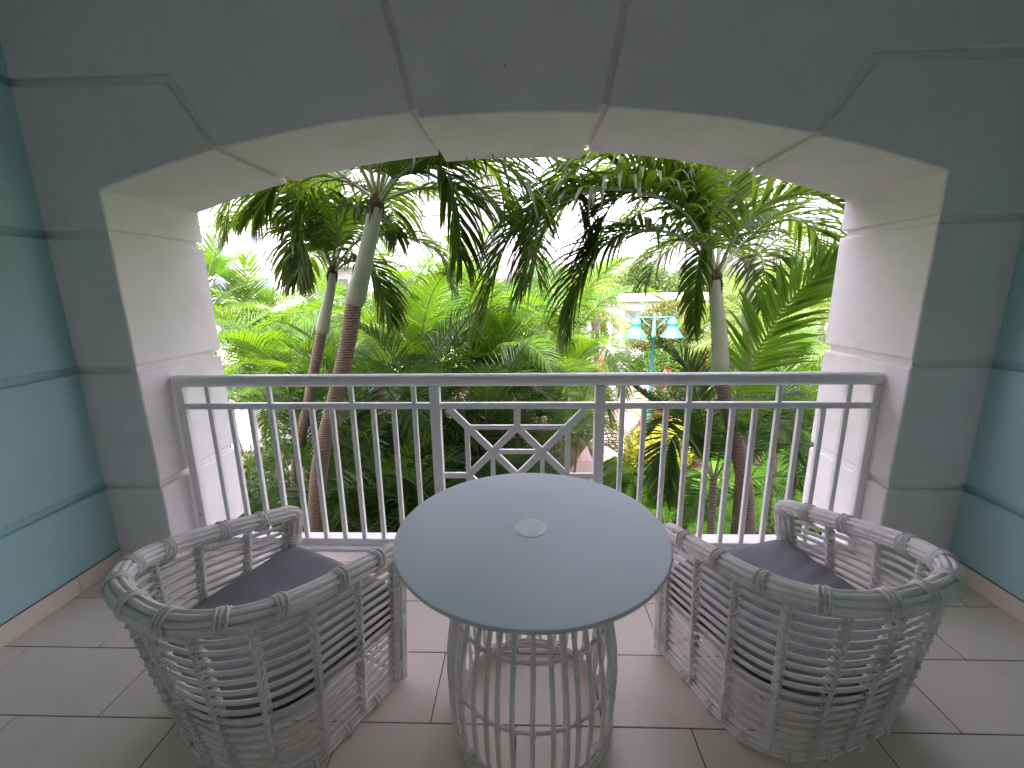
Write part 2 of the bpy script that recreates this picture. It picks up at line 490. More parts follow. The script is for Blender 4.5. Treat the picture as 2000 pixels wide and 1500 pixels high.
# ------------------------------------------------------------------ rattan helpers
def bundle_ring(P, rx, rz, rod, nrod, closed=False, core=True, up=(0, 0, 1), nseg=6, twist=0.0):
    """parallel rods laid round a path; returns MB"""
    b = MB()
    P = [Vector(p) for p in P]; m = len(P)
    Ts = []
    for i in range(m):
        t = (P[(i+1) % m]-P[i-1]) if closed else (P[min(i+1, m-1)]-P[max(i-1, 0)])
        Ts.append(t.normalized())
    Ns = []; N = None
    for i in range(m):
        if N is None:
            N = Ts[0].cross(Vector(up))
            N = N.normalized() if N.length > 1e-3 else Ts[0].orthogonal().normalized()
        else:
            N = (N-Ts[i]*N.dot(Ts[i])).normalized()
        Ns.append(N)
    rr = random.Random(5)
    for k in range(nrod):
        a0 = 2*math.pi*k/nrod
        pts = []
        ph = rr.uniform(0, 6.28)
        for i in range(m):
            a = a0+twist*i/m+.05*math.sin(i*.25+ph)
            B = Ts[i].cross(Ns[i])
            pts.append(P[i]+Ns[i]*(math.cos(a)*rx)+B*(math.sin(a)*rz))
        b.tube(pts, rod*rr.uniform(.93, 1.05), nseg, closed)
    if core: b.tube(P, min(rx, rz)*.86, 8, closed)
    return b

def strap_mesh(name, r1, r2, width, n=4, tr=.0032):
    """a lashing: a few crossed wraps round local x; r1 = radius along y, r2 along z"""
    b = MB(); rr = random.Random(9)
    def ring(x0, tilt, k=0.0):
        pts = []
        for i in range(18):
            a = 2*math.pi*i/18
            bulge = 1+k
            pts.append((x0+tilt*math.sin(a+.6), r1*bulge*math.cos(a), r2*bulge*math.sin(a)))
        b.tube(pts, tr, 5, True)
    for i in range(n):
        ring(-width/2+width*(i+.5)/n, .002*(-1)**i)
    ring(0, width*.34, .05); ring(0, -width*.34, .07)
    return mesh(name, b.v, b.f, RATTAN, True)

# ------------------------------------------------------------------ chairs
CW = dict(w=.329, wf=.312, b=.338, F=.365, zf=.514, zb=.650, bw=.350, bwf=.360, bb=.248, bF=.275, n=2.55)
def u_curve(w_, wf, F, b, n, k=60):
    pts = []
    for i in range(k+1):
        f_ = F*(1-i/k); pts.append((f_, -(w_+(wf-w_)*(f_/F)**1.5)))
    for i in range(1, k*2):
        t = -math.pi/2-math.pi*i/(2*k)
        cs, sn = math.cos(t), math.sin(t)
        pts.append((-b*abs(cs)**(2/n), w_*math.copysign(abs(sn)**(2/n), sn)))
    for i in range(k+1):
        f_ = F*i/k; pts.append((f_, w_+(wf-w_)*(f_/F)**1.5))
    return pts
def resample(P, n):
    P = [Vector(p) for p in P]
    d = [0]
    for a, b in zip(P[:-1], P[1:]): d.append(d[-1]+(b-a).length)
    out = []; j = 0
    for i in range(n+1):
        t = d[-1]*i/n
        while j < len(d)-2 and d[j+1] < t: j += 1
        u = (t-d[j])/max(d[j+1]-d[j], 1e-9)
        out.append(P[j].lerp(P[j+1], min(max(u, 0), 1)))
    return out
NS = 120
_rp = u_curve(CW['w'], CW['wf'], CW['F'], CW['b'], CW['n'])
RIMP = resample([(x, y, CW['zb']+(CW['zf']-CW['zb'])*((x+CW['b'])/(CW['F']+CW['b']))) for x, y in _rp], NS)
BASP = resample([(x, y, .022) for x, y in u_curve(CW['bw'], CW['bwf'], CW['bF'], CW['bb'], CW['n'])], NS)
def shell(s, t, off=0.0):
    """s 0..1 round the chair, t 0..1 from the base ring to the rim"""
    x = min(max(s, 0), 1)*NS; i = min(int(x), NS-1); u = x-i
    a = BASP[i].lerp(BASP[i+1], u); b = RIMP[i].lerp(RIMP[i+1], u)
    p = a.lerp(b, t)
    tg = (BASP[min(i+2, NS)]-BASP[max(i-1, 0)]); nrm = Vector((-tg.y, tg.x, 0)).normalized()
    # outward
    if nrm.dot(Vector((p.x, p.y, 0))) < 0: nrm = -nrm
    return p+nrm*(off+.003*math.sin(math.pi*t))

def make_chair(label, variant):
    root = empty('rattan_armchair', (0, 0, 0), 0, label, 'chair', 'rattan tub armchairs by the round table')
    rr = random.Random(20+variant)
    # rim: front post up, over the corner, round the back and down again
    cr = .045
    
    ra, rb_ = RIMP[0], RIMP[-1]; ba, bb = BASP[0], BASP[-1]
    def corner(base, rimp, rim_next):
        up_d = (rimp-base).normalized(); al = (rim_next-rimp).normalized()
        pts = [base.lerp(rimp, k/10) for k in range(0, 10)]
        pts = [p for p in pts if (rimp-p).length > cr*1.2]
        s0 = rimp-up_d*cr; s1 = rimp+al*cr
        arc = [s0.lerp(rimp, t).lerp(rimp.lerp(s1, t), t) for t in (0, .2, .4, .6, .8, 1)]
        return pts+arc
    start = corner(ba, ra, RIMP[6]); end = corner(bb, rb_, RIMP[-7])
    mid = [RIMP[i] for i in range(8, NS-7, 2)]
    path = start+mid+list(reversed(end))
    path = resample(catmull(path, 260), 170)
    b = bundle_ring(path, .0245, .0265, .0098, 9, up=(0, 0, 1), nseg=6)
    b.build('rim', RATTAN, root, smooth=True)
    # base ring and front stretcher
    bp = [BASP[i] for i in range(0, NS+1, 2)]
    bundle_ring(bp, .012, .012, .0055, 6, nseg=6).build('base_ring', RATTAN, root, smooth=True)
    # slats: half-round canes running round the shell
    NL = 16
    for k in range(NL):
        t = (k+.75)/(NL+.55)
        jit = rr.uniform(-.0015, .0015)
        pts = []
        for i in range(0, 91):
            s_ = i/90
            p = shell(s_, t, 0.0)
            p.z += jit*math.sin(s_*9+k*2)*1.2+.0012*math.sin(s_*31+k)
            pts.append(p)
        m_ = MB(); m_.tube(pts, .0050, 6, up=(0, 0, 1), r2=.0090)
        m_.build('slat', RATTAN, root, smooth=True)
    # ribs with lashing
    ribs = [.02, .115, .215, .305, .385, .462, .538, .615, .695, .785, .885, .98]
    for s_ in ribs:
        m_ = MB()
        for off in (-.0118, .0118):
            m_.tube([shell(s_, t, off) for t in np.linspace(0.0, .965, 14)], .0062, 7)
        for hand in (1, -1):
            pts = []
            turns = NL+.0
            for i in range(int(turns*9)):
                t = i/(turns*9)
                p = shell(s_, t*.955+.01, 0); q1 = shell(s_, t*.955+.01, .01); nr = (q1-p).normalized()
                tg = nr.cross(Vector((0, 0, 1))).normalized()
                a = hand*2*math.pi*t*turns
                pts.append(p+nr*(.0205*math.cos(a))+tg*(.0125*math.sin(a)))
            m_.tube(pts, .0030, 4)
        m_.build('rib', RATTAN, root, smooth=True)
    # bindings on rim and posts
    st = strap_mesh('binding', .0350, .0370, .042, 6, .0029)
    def put(me, p, t, name='binding', sc=1.0):
        o = link(name, me, root)
        t = t.normalized(); y = Vector((0, 0, 1)).cross(t)
        y = y.normalized() if y.length > 1e-3 else t.orthogonal().normalized()
        z = t.cross(y)
        m4 = Matrix((t, y, z)).transposed().to_4x4(); m4.translation = p
        o.matrix_local = m4 @ Matrix.Diagonal((sc, sc, sc, 1))
        return o
    for s_ in (.075, .165, .26, .345, .42, .5, .58, .655, .74, .835, .925):
        i = int(s_*NS+rr.uniform(-1, 1)); put(st, RIMP[i], RIMP[i+1]-RIMP[i-1])
    for (A, B, C_) in ((ba, ra, RIMP[6]), (bb, rb_, RIMP[-7])):
        for t in (.12, .45, .76): put(st, A.lerp(B, t), B-A, sc=.97)
        put(st, B+(C_-B).normalized()*.012-(B-A).normalized()*.018, (C_-B).normalized()+(B-A).normalized())
    sb = strap_mesh('binding', .0215, .0215, .03, 4, .0028)
    for i in range(9, NS-5, 10): put(sb, BASP[i], BASP[i+1]-BASP[i-1])
    # seat frame and deck
    inner = [shell(i/60, .40, -.018) for i in range(61)]
    for p in inner: p.z = .238
    m_ = MB(); m_.tube(inner+[inner[0]+Vector((.004, .02, 0))] if False else inner, .008, 8, up=(0, 0, 1), r2=.017)
    m_.tube([inner[0], inner[-1]], .008, 8, up=(0, 0, 1), r2=.017)
    m_.build('seat_frame', RATTAN, root, smooth=True)
    dk = MB()
    v = [(p.x*.985, p.y*.985, .240) for p in inner]+[(p.x*.985, p.y*.985, .232) for p in inner]
    n_ = len(inner)
    dk.add(v, [tuple(range(n_)), tuple(range(2*n_-1, n_-1, -1))]+[(i, (i+1) % n_, (i+1) % n_+n_, i+n_) for i in range(n_)])
    dk.build('seat_deck', DARKM, root)
    # front stretcher below the seat
    m_ = MB(); m_.tube([ba.lerp(ra, .02), bb.lerp(rb_, .02)], .009, 8)
    m_.build('stretcher', RATTAN, root, smooth=True)
    # cushion
    outl = resample([shell(i/80, .52, -.020) for i in range(81)], 80)
    fr = resample([outl[-1]+Vector((.030, -.012, 0)), outl[0]+Vector((.030, .012, 0))], 26)
    ring = [Vector((p.x, p.y, 0)) for p in outl]+[Vector((p.x, p.y, 0)) for p in fr[1:-1]]
    cen = Vector((.02, 0, 0))
    v = []; f = []
    rs = [1.0, .998, .988, .965, .93, .87, .81, .75, .69, .63, .57, .51, .45, .39, .33, .27, .21, .15, .08]
    n_ = len(ring)
    nz = random.Random(50+variant)
    ph = [nz.uniform(0, 6.28) for _ in range(8)]
    def top(x, y, k):
        e = max(0.0, 1-k**16)
        z = .262+(.092+.075*(x+.2))*(e**.5)+.012*(1-k*k)
        # creases
        if variant == 0:
            z -= .011*math.exp(-((x*.5+y*.85+.06)/.013)**2)*math.exp(-((x+.02)/.10)**2)+.010*math.exp(-((x*.9-y*.5+.04)/.012)**2)*math.exp(-((y-.02)/.09)**2)+.008*math.exp(-((x*.75+y*.2+.13)/.012)**2)*math.exp(-((y-.1)/.08)**2)
            z += .0025*math.sin(31*x+17*y+ph[5])*math.sin(23*y-9*x+ph[6])
            z += .004*math.sin(11*x+5*y+ph[0])*math.sin(9*y+ph[1])
        else:
            z += .0075*math.sin(80*(x+.22*y+.05*math.sin(7*y))+ph[2])*(.55+.45*math.sin(8*y+ph[3]))*(1-k**6)
            z += .004*math.sin(9*y+ph[4])
        return z
    for k in rs:
        for p in ring:
            q_ = cen.lerp(p, k); v.append((q_.x, q_.y, top(q_.x, q_.y, k)))
    for i in range(len(rs)-1):
        for j in range(n_):
            j2 = (j+1) % n_; f.append((i*n_+j, i*n_+j2, (i+1)*n_+j2, (i+1)*n_+j))
    c0 = len(v); v.append((cen.x, cen.y, top(cen.x, cen.y, 0)))
    L0 = (len(rs)-1)*n_
    for j in range(n_): f.append((L0+j, L0+(j+1) % n_, c0))
    # lower half
    b0 = len(v)
    for k, z in ((1.0, .272), (.985, .252), (.95, .243)):
        for p in ring:
            q_ = cen.lerp(p, k); v.append((q_.x, q_.y, z))
    for j in range(n_):
        j2 = (j+1) % n_
        f.append((b0+j, b0+j2, j2, j)); f.append((b0+n_+j, b0+n_+j2, b0+j2, b0+j)); f.append((b0+2*n_+j, b0+2*n_+j2, b0+n_+j2, b0+n_+j))
    f.append(tuple(b0+2*n_+j for j in range(n_-1, -1, -1)))
    cu = link('cushion', mesh('cushion', v, f, CUSH, True), root)
    m_ = MB(); m_.tube([p+Vector((0, 0, .296+.02*p.x)) for p in ring], .0032, 5, True)
    m_.build('piping', CUSH, cu, smooth=True)
    return root
cl = make_chair('white rattan tub armchair with grey seat cushion, left of the round table', 0)
cl.location = (-.953, 1.310, 0); cl.rotation_euler = (0, 0, R(62.85))
cr_ = make_chair('white rattan tub armchair with creased grey cushion, right of the round table', 1)
cr_.location = (.992, 1.401, 0); cr_.rotation_euler = (0, 0, R(109.0))

# ------------------------------------------------------------------ table
tb = empty('round_table', (.012, 1.285, 0), 0, 'round table with frosted glass top on a white rattan drum base', 'table')
m_ = MB(); m_.lathe([(0, .7185), (.434, .7185), (.439, .7205), (.4405, .7245), (.439, .7285), (.435, .7305), (0, .7305)], 128)
o = m_.build('tabletop', GLASS_T, tb, smooth=False)
for p in o.data.polygons: p.use_smooth = len(p.vertices) == 4 and abs(p.normal.z) < .99
cp = MB(); cp.lathe([(.054, .7306), (.0535, .7318), (.051, .7322), (.040, .7316), (.02, .7311), (0.0001, .7310)], 48)
o = cp.build('centre_cap', CAPM, tb, smooth=True)
crs = MB()
o1 = [(.040*math.cos(R(70+i*200/30)), .040*math.sin(R(70+i*200/30)), .7330) for i in range(31)]
a0_, b0_ = Vector(o1[0]), Vector(o1[-1])
chord = [a0_.lerp(b0_, i/30)+Vector((.014*math.sin(math.pi*i/30), -.006*math.sin(math.pi*i/30), 0)) for i in range(31)]
crs.v = o1+[tuple(p) for p in chord]
crs.f = [(i+1, i, 31+i, 32+i) for i in range(30)]
crs.build('highlight_crescent', mat('painted_cap_highlight', (.93, .93, .94), .4, .5, .0), o)  # lit side of the cap, painted as a brighter white crescent
ctl = [(.02, .272), (.10, .284), (.20, .290), (.32, .284), (.45, .265), (.58, .240), (.71, .215)]
def trad(z):
    for (a, ra_), (b_, rb2) in zip(ctl[:-1], ctl[1:]):
        if z <= b_: u = (z-a)/(b_-a); u = u*u*(3-2*u)*.4+u*.6; return ra_+(rb2-ra_)*u
    return ctl[-1][1]
NR = 36
vr = []
for variant in range(4):
    rv = random.Random(variant+3)
    m_ = MB(); pts = []
    for i in range(15):
        z = .02+(.70)*i/14; w_ = .0015*math.sin(z*9+variant)
        pts.append((trad(z)+.0012*math.sin(z*14+variant), w_, z))
    m_.tube(pts, .0080, 7)
    vr.append(mesh('rod', m_.v, m_.f, RATTAN, True))
for k in range(NR):
    link('rod', vr[k % 4], tb, rot=(0, 0, 2*math.pi*(k+.2*math.sin(k*5))/NR))
def circ(r, z, n=72): return [(r*math.cos(2*math.pi*i/n), r*math.sin(2*math.pi*i/n), z) for i in range(n)]
for z in (.235, .455):
    m_ = MB(); m_.tube(circ(trad(z)-.010, z), .0065, 7, True)
    # knots where the rods cross the ring
    for k in range(NR):
        a = 2*math.pi*(k+.2*math.sin(k*5))/NR
        for sgn in (1, -1):
            pts = []
            for i in range(10):
                t = 2*math.pi*i/10
                rr_ = trad(z)-.005+.0125*math.cos(t); h = sgn*.008*math.sin(t); tt = .0078*math.sin(t)
                pts.append((rr_*math.cos(a)-tt*math.sin(a), rr_*math.sin(a)+tt*math.cos(a), z+h))
            m_.tube(pts, .0026, 4, True)
    m_.build('ring', RATTAN, tb, smooth=True)
bundle_ring(circ(trad(.70), .706), .010, .010, .0055, 6, True).build('top_ring', RATTAN, tb, smooth=True)
bundle_ring(circ(.272, .028, 96), .013, .016, .0058, 8, True).build('base_ring', RATTAN, tb, smooth=True)
stt = strap_mesh('binding', .0215, .0245, .034, 4, .003)
for k in range(7):
    a = 2*math.pi*(k+.35)/7
    link('binding', stt, tb, loc=(.272*math.cos(a), .272*math.sin(a), .028), rot=(0, 0, a+math.pi/2))
for k, a in enumerate((R(-68), R(22), R(112), R(202))):
    m_ = MB(); m_.tube([((trad(z)-.020)*math.cos(a), (trad(z)-.020)*math.sin(a), z) for z in np.linspace(.03, .715, 12)], .010, 9)
    m_.build('leg', RATTAN, tb, smooth=True)

#GARDEN
# ------------------------------------------------------------------ garden: materials
GZ = -3.0
GRASS = leaf_mat('lawn_grass', (.090, .235, .012), (.17, .38, .014), .15, .7, (.085, .18, .014), spec=.2)
SOIL = mat('dark_soil', (.060, .042, .028), .95, .1, .35, 2.0, .9, 9, bdist=.05)
PATHM = mat('pink_concrete', (.21, .155, .135), .75, .3, .10, .9, .15, 20, stain=((.13, .09, .08), .6, 1.3))
L_NEAR = leaf_mat('near_palm_leaf', (.028, .060, .008), (.150, .280, .010), .34, .36, (0.038, 0.058, 0.010), dead=.35)
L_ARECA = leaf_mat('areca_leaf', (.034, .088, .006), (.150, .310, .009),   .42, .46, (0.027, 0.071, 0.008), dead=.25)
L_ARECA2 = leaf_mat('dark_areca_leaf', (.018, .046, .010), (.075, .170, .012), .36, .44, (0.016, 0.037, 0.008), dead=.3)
L_COCO = leaf_mat('coconut_leaf', (.052, .098, .014), (.160, .270, .020),   .42, .46, (0.085, 0.122, 0.022), dead=.5)
L_FAN = leaf_mat('fan_leaf', (.035, .105, .009), (.130, .290, .014), .45, .4, (0.067, 0.137, 0.011))
L_BUSH = leaf_mat('hedge_leaf', (0.024, 0.058, 0.008), (0.072, 0.156, 0.011), .3, .38, (0.045, 0.092, 0.011))
L_VINE = leaf_mat('light_hedge_leaf', (0.045, 0.112, 0.011), (0.112, 0.220, 0.014), .35, .4, (0.072, 0.147, 0.018))
L_CROT = leaf_mat('yellow_croton_leaf', (.40, .38, .04), (.42, .42, .04), .35, .4, (0.117, 0.176, 0.018))
L_RED = leaf_mat('red_croton_leaf', (0.162, 0.024, 0.011), (0.269, 0.058, 0.014), .3, .4, (0.202, 0.098, 0.011))
L_TREE = leaf_mat('tree_leaf', (0.045, 0.083, 0.020), (0.090, 0.166, 0.025), .3, .5, (0.063, 0.103, 0.025))
L_ORNG = leaf_mat('orange_shoot_leaf', (.035, .080, .012), (.10, .19, .02), .35, .5, (.075, .075, .016))
FLOWER = leaf_mat('red_flower', (.30, .02, .012), (.35, .04, .02), .3, .5, (.34, .06, .02))
BARK = band_mat('ringed_palm_bark', (.165, .128, .078), (.050, .034, .020), 13.0, .85, .6, .006)
BARK2 = band_mat('grey_ringed_bark', (.17, .15, .10), (.085, .065, .042), 8.5, .9, .8, .012)
SHAFT = mat('pale_green_crownshaft', (.21, .25, .15), .5, .3, .14, 3.5, .1, 18, stain=((.10, .15, .05), .75, 2.2))
SHAFT2 = mat('frond_base_fibre', (.055, .038, .022), .9, .1, .3, 20, .5, 40)
RACHIS = mat('palm_rachis', (.14, .18, .07), .5, .3, .18, 6)
CANE = band_mat('areca_cane', (.33, .33, .13), (.16, .15, .06), 5.0, .6, .4, .006)
WOOD = mat('grey_tree_bark', (.20, .16, .12), .9, .1, .2, 6, .8, 20, bdist=.02)
AQUA = mat('aqua_lamp_paint', (.022, .135, .145), .55, .5, .04, 3)
WHITEP = mat('white_render', (.34, .325, .32), .8, .2, .05, .6, .2, 8)
PALEAQ = mat('pale_aqua_wall', (.22, .40, .42), .8, .2, .05, .6)
GREYW = mat('grey_window_glass', (.07, .085, .10), .12, .6, .2, .4)
GATEM = mat('black_gate_metal', (.025, .025, .028), .5, .4, .1)
ROOFM = mat('light_roof', (.33, .34, .35), .7, .3, .08, .5)
ROCK = mat('edging_stone', (.09, .07, .06), .9, .2, .25, 5, .6, 15)

# ------------------------------------------------------------------ ground
def sheet(name, poly, z, m, kind='structure'):
    bm = bmesh.new()
    bm.faces.new([bm.verts.new((x, y, z)) for x, y in poly])
    bmesh.ops.triangulate(bm, faces=bm.faces)
    me = bpy.data.meshes.new(name); bm.to_mesh(me); bm.free(); me.materials.append(m)
    return tag(link(name, me), None, None, None, kind)
FARG = mat('far_ground', (.07, .12, .03), .95, .1, .25, .05)
sheet('ground', [(-400, 2.5), (400, 2.5), (400, 600), (-400, 600)], GZ-.012, FARG)
sheet('garden_soil', [(-14, 2.5), (9, 2.5), (9.5, 16), (4.3, 24), (-14, 24)], GZ-.006, SOIL)
def smooth_poly(P, n=60, closed=True):
    P = [Vector((x, y, 0)) for x, y in P]
    m = len(P); out = []
    for i in range(m):
        a, b, c_, d = P[i-1], P[i], P[(i+1) % m], P[(i+2) % m]
        for k in range(max(2, n//m)):
            u = k/max(2, n//m)
            q_ = 0.5*((2*b)+(c_-a)*u+(2*a-5*b+4*c_-d)*u*u+(3*b-a-3*c_+d)*u**3)
            out.append((q_.x, q_.y))
    return out
LAWN = smooth_poly([(.6, 6.5), (1.6, 8.6), (2.4, 9.2), (3.4, 9.4), (4.6, 10.6), (5.3, 13.5), (7.0, 16.0), (8.4, 15), (8.8, 11.0), (8.0, 7.6), (5.2, 5.6), (2.6, 5.0)], 120)
sheet('lawn', LAWN, GZ, GRASS)
PATH_L = [(-.6, 8.0), (.9, 9.7), (2.0, 12.6), (3.3, 16.4), (3.9, 20), (4.1, 24.5), (5.0, 33), (5.8, 42)]
PATH_R = [(9.0, 42), (7.6, 31), (6.7, 26.5), (5.75, 24.0), (5.9, 20.5), (5.7, 18.0), (4.4, 15.3), (3.1, 12.8), (2.30, 9.9), (1.5, 8.6), (.4, 7.2)]
sheet('garden_path', PATH_L+PATH_R, GZ+.004, PATHM)
# expansion joints across the path: narrow dark strips in slots
jo = MB()
for (x0, y0), (x1, y1) in (((1.3, 10.7), (2.6, 10.9)), ((2.5, 13.9), (3.75, 14.1)), ((3.5, 17.4), (5.55, 17.8)), ((4.0, 21.5), (5.9, 21.2)), ((4.2, 26.0), (6.6, 25.8)), ((4.8, 30.5), (7.5, 30.3))):
    jo.box(x0, x1, y0, y0+.015, GZ+.003, GZ+.008)
tag(jo.build('path_joints', ROCK), None, None, None, 'structure')
# stone edging along the near bed
ed = empty('bed_edging', (0, 0, 0), 0, 'low dark stone edging between the pink path and the planting bed', 'edging')
ee = catmull([(.55, 7.25, GZ), (1.5, 8.62, GZ), (2.33, 9.9, GZ), (3.12, 12.8, GZ), (4.42, 15.3, GZ)], 60)
for i in range(0, 60, 1):
    rr = random.Random(i)
    p, q_ = ee[i], ee[i+1]
    b = MB(); L = (q_-p).length*.46
    b.box(-L, L, -.05, .05, -.02, .05+rr.uniform(0, .04))
    o = b.build('stone', ROCK, ed, bevel=.012, seg=1)
    o.location = (p+q_)/2+Vector((.05, 0, 0)); o.rotation_euler = (0, 0, math.atan2(q_.y-p.y, q_.x-p.x)+rr.uniform(-.05, .05))

# grass blades
def in_poly(x, y, P):
    c_ = False; j = len(P)-1
    for i in range(len(P)):
        if (P[i][1] > y) != (P[j][1] > y) and x < (P[j][0]-P[i][0])*(y-P[i][1])/(P[j][1]-P[i][1])+P[i][0]: c_ = not c_
        j = i
    return c_
def blades(name, P, count, h, wd, z, m, seed, label=None):
    r_ = np.random.RandomState(seed)
    xs_ = [p[0] for p in P]; ys_ = [p[1] for p in P]
    v = []; f = []
    while count > 0:
        x = r_.uniform(min(xs_), max(xs_)); y = r_.uniform(min(ys_), max(ys_))
        if not in_poly(x, y, P): continue
        a = r_.uniform(0, 6.28); hh = h*r_.uniform(.5, 1.2); lx, ly = r_.normal(0, hh*.5, 2)
        n_ = len(v); dx_, dy_ = wd*math.cos(a), wd*math.sin(a)
        v += [(x-dx_, y-dy_, z), (x+dx_, y+dy_, z), (x+lx, y+ly, z+hh)]; f.append((n_, n_+1, n_+2)); count -= 1
    return tag(link(name, mesh(name, v, f, m)), label, None, None, 'stuff')
blades('grass_blades', LAWN, 60000, .05, .006, GZ, GRASS, 3, 'short bright green grass of the lawn')

# ------------------------------------------------------------------ palm fronds
def frond_mesh(name, pts, n=44, L=.5, wd=.02, petiole=.16, a0=72, a1=24, vang=.35, droop=.10, fold=True, seed=0, mat_=None, rw=.014, seg=4, plum=.15, tipk=.55, torn=0.0, roll=0.0):
    rr = random.Random(seed)
    P = catmull(pts, 40)
    d = [0]
    for a, b in zip(P[:-1], P[1:]): d.append(d[-1]+(b-a).length)
    tot = d[-1]
    def at(u):
        t = u*tot; j = 0
        while j < len(d)-2 and d[j+1] < t: j += 1
        k = (t-d[j])/max(d[j+1]-d[j], 1e-9)
        return P[j].lerp(P[j+1], k), (P[j+1]-P[j]).normalized()
    b = MB()
    rad = [max(rw*(1-.85*(i/40)), .002)*(1.6 if i == 0 else 1) for i in range(41)]
    b.tube(P, rad, 5)
    nr = len(b.f)
    v = b.v; f = b.f
    S_prev = None
    for i in range(n):
        u = petiole+(1-petiole)*(i/(n-1))**.95
        p, T = at(min(u, .998))
        S = T.cross(Vector((0, 0, 1)))
        if S.length < .25: S = (S_prev or T.orthogonal())
        S.normalize()
        if S_prev is not None: S = (S*.4+S_prev*.6).normalized()
        S_prev = S.copy()
        N = S.cross(T).normalized()
        if roll:
            S, N = S*math.cos(roll)+N*math.sin(roll), N*math.cos(roll)-S*math.sin(roll)
        x = (i/(n-1))
        prof = min(1, .45+x*2.6)*(1-tipk*max(0, (x-.5)/.5)**1.5)
        ang = R(a0+(a1-a0)*x**.9)
        for sd_ in (-1, 1):
            if torn and rr.random() < torn: continue
            pl = rr.uniform(-1, 1)*plum
            aa = ang+rr.uniform(-.08, .08)
            D = (T*math.cos(aa)+S*(sd_*math.sin(aa))+N*(vang+pl)).normalized()
            ll = L*prof*rr.uniform(.88, 1.08)
            ww = wd*rr.uniform(.85, 1.1)*(.65+.35*prof)
            dr = droop*rr.uniform(.7, 1.4)
            q_ = p.copy(); st_ = []
            for k in range(seg+1):
                s = k/seg
                prf = [.45, 1, .92, .62, .06] if seg == 4 else [.5, 1, .8, .06]
                wv = D.cross(N)
                wv = wv.normalized() if wv.length > 1e-3 else S
                hw_ = ww*.5*prf[k]
                st_.append((q_.copy(), wv*hw_, N*(hw_*.55)))
                q_ = q_+D*(ll/seg)
                D = (D+Vector((0, 0, -dr*(k+1)))+Vector((rr.uniform(-.04, .04), rr.uniform(-.04, .04), 0))).normalized()
            n0 = len(v)
            if fold:
                for (c_, w2, up) in st_: v += [tuple(c_-w2+up), tuple(c_), tuple(c_+w2+up)]
                for k in range(seg):
                    a_ = n0+k*3
                    f += [(a_, a_+1, a_+4, a_+3), (a_+1, a_+2, a_+5, a_+4)]
            else:
                for (c_, w2, up) in st_: v += [tuple(c_-w2), tuple(c_+w2)]
                for k in range(seg):
                    a_ = n0+k*2
                    f.append((a_, a_+1, a_+3, a_+2))
    me = mesh(name, v, f, mat_)
    me.materials.append(RACHIS)
    mi = [0]*len(me.polygons)
    for i in range(nr): mi[i] = 1
    me.polygons.foreach_set('material_index', mi)
    me.update()
    return me

def arc(pitch, length, bend, n=9, side=0.0):
    """a frond curve in local space leaving along +x at the given pitch"""
    pts = [(0, 0, 0)]; p = Vector((0, 0, 0)); a = R(pitch)
    for i in range(n):
        s = (i+1)/n
        p = p+Vector((math.cos(a), side*s, math.sin(a)))*(length/n)
        pts.append(tuple(p)); a -= R(bend)/n*(.5+s)
    return pts

def trunk_mesh(name, pts, r0, r1, m, flare=1.3, n=14, seed=1):
    rr = random.Random(seed)
    P = catmull(pts, 46)
    rad = []
    for i in range(47):
        u = i/46
        rad.append((r0+(r1-r0)*u)*(1+(flare-1)*max(0, 1-u*7))*(1+.012*math.sin(i*2.2)+.012*math.sin(i*.9+1)+rr.uniform(-.010, .010)))
    b = MB(); b.tube(P, rad, n)
    return mesh(name, b.v, b.f, m, True)

def manila_palm(label, trunk, shaft, fronds, r, seed, inst=(), leaf=L_NEAR, L=.62, wd=.040, pet=.20):
    base = Vector(trunk[0])
    t = empty('palm_tree', tuple(base), 0, label, 'palm')
    rel = lambda P: [tuple(Vector(p)-base) for p in P]
    link('trunk', trunk_mesh('trunk', rel(trunk), r*1.08, r*.86, BARK, seed=seed), t)
    # crownshaft: swollen at its foot
    P = catmull(rel(shaft), 20)
    prof = [.98, 1.16, 1.20, 1.18, 1.14, 1.10, 1.06, 1.03, 1.0, .98, .95, .93, .92, .90, .88, .87, .86, .85, .84, .83, .80]
    b = MB(); b.tube(P, [r*.92*k for k in prof], 18)
    link('crownshaft', mesh('crownshaft', b.v, b.f, SHAFT, True), t)
    top = P[-1]; d = (P[-1]-P[-3]).normalized()
    b = MB()
    rr = random.Random(seed)
    b.tube([top-d*.045, top-d*.01, top+d*.04, top+d*.10], [r*.78, r*.82, r*.6, r*.25], 12)
    for k in range(9):
        a = rr.uniform(0, 6.28); o_ = Vector((math.cos(a), math.sin(a), 0))*r*.75
        b.tube([top+o_*.9-d*.02, top+o_*1.15-d*rr.uniform(.05, .10), top+o_*1.05-d*rr.uniform(.11, .2)], [.012, .008, .002], 4)
    link('fibre_collar', mesh('fibre_collar', b.v, b.f, SHAFT2, True), t)
    for i, fr_ in enumerate(fronds):
        md = fr_[-1] if isinstance(fr_[-1], str) else ''
        P_ = rel([p for p in fr_ if not isinstance(p, str)])
        # leave from the rim of the crownshaft
        link('frond', frond_mesh('frond', P_, n=54, L=L*(.42 if md == 'thin' else 1), wd=wd*(.6 if md == 'thin' else 1), petiole=pet, vang=.22, droop=.08 if md == 'up' else .17, plum=.26, seed=seed*31+i, mat_=leaf, rw=.019, a0=66, a1=22, torn=.04), t)
    # shared meshes for the crown's further fronds
    for k, (az, pitch, ln, bend) in enumerate(inst):
        me = frond_mesh('frond', arc(pitch, ln, bend), n=42, L=L, wd=wd, petiole=.15, vang=.22, droop=.20, plum=.30, seed=seed*57+k, mat_=leaf, rw=.018, a0=66, a1=22, torn=.05)
        link('frond', me, t, loc=tuple(top), rot=(0, 0, R(az)))
    return t

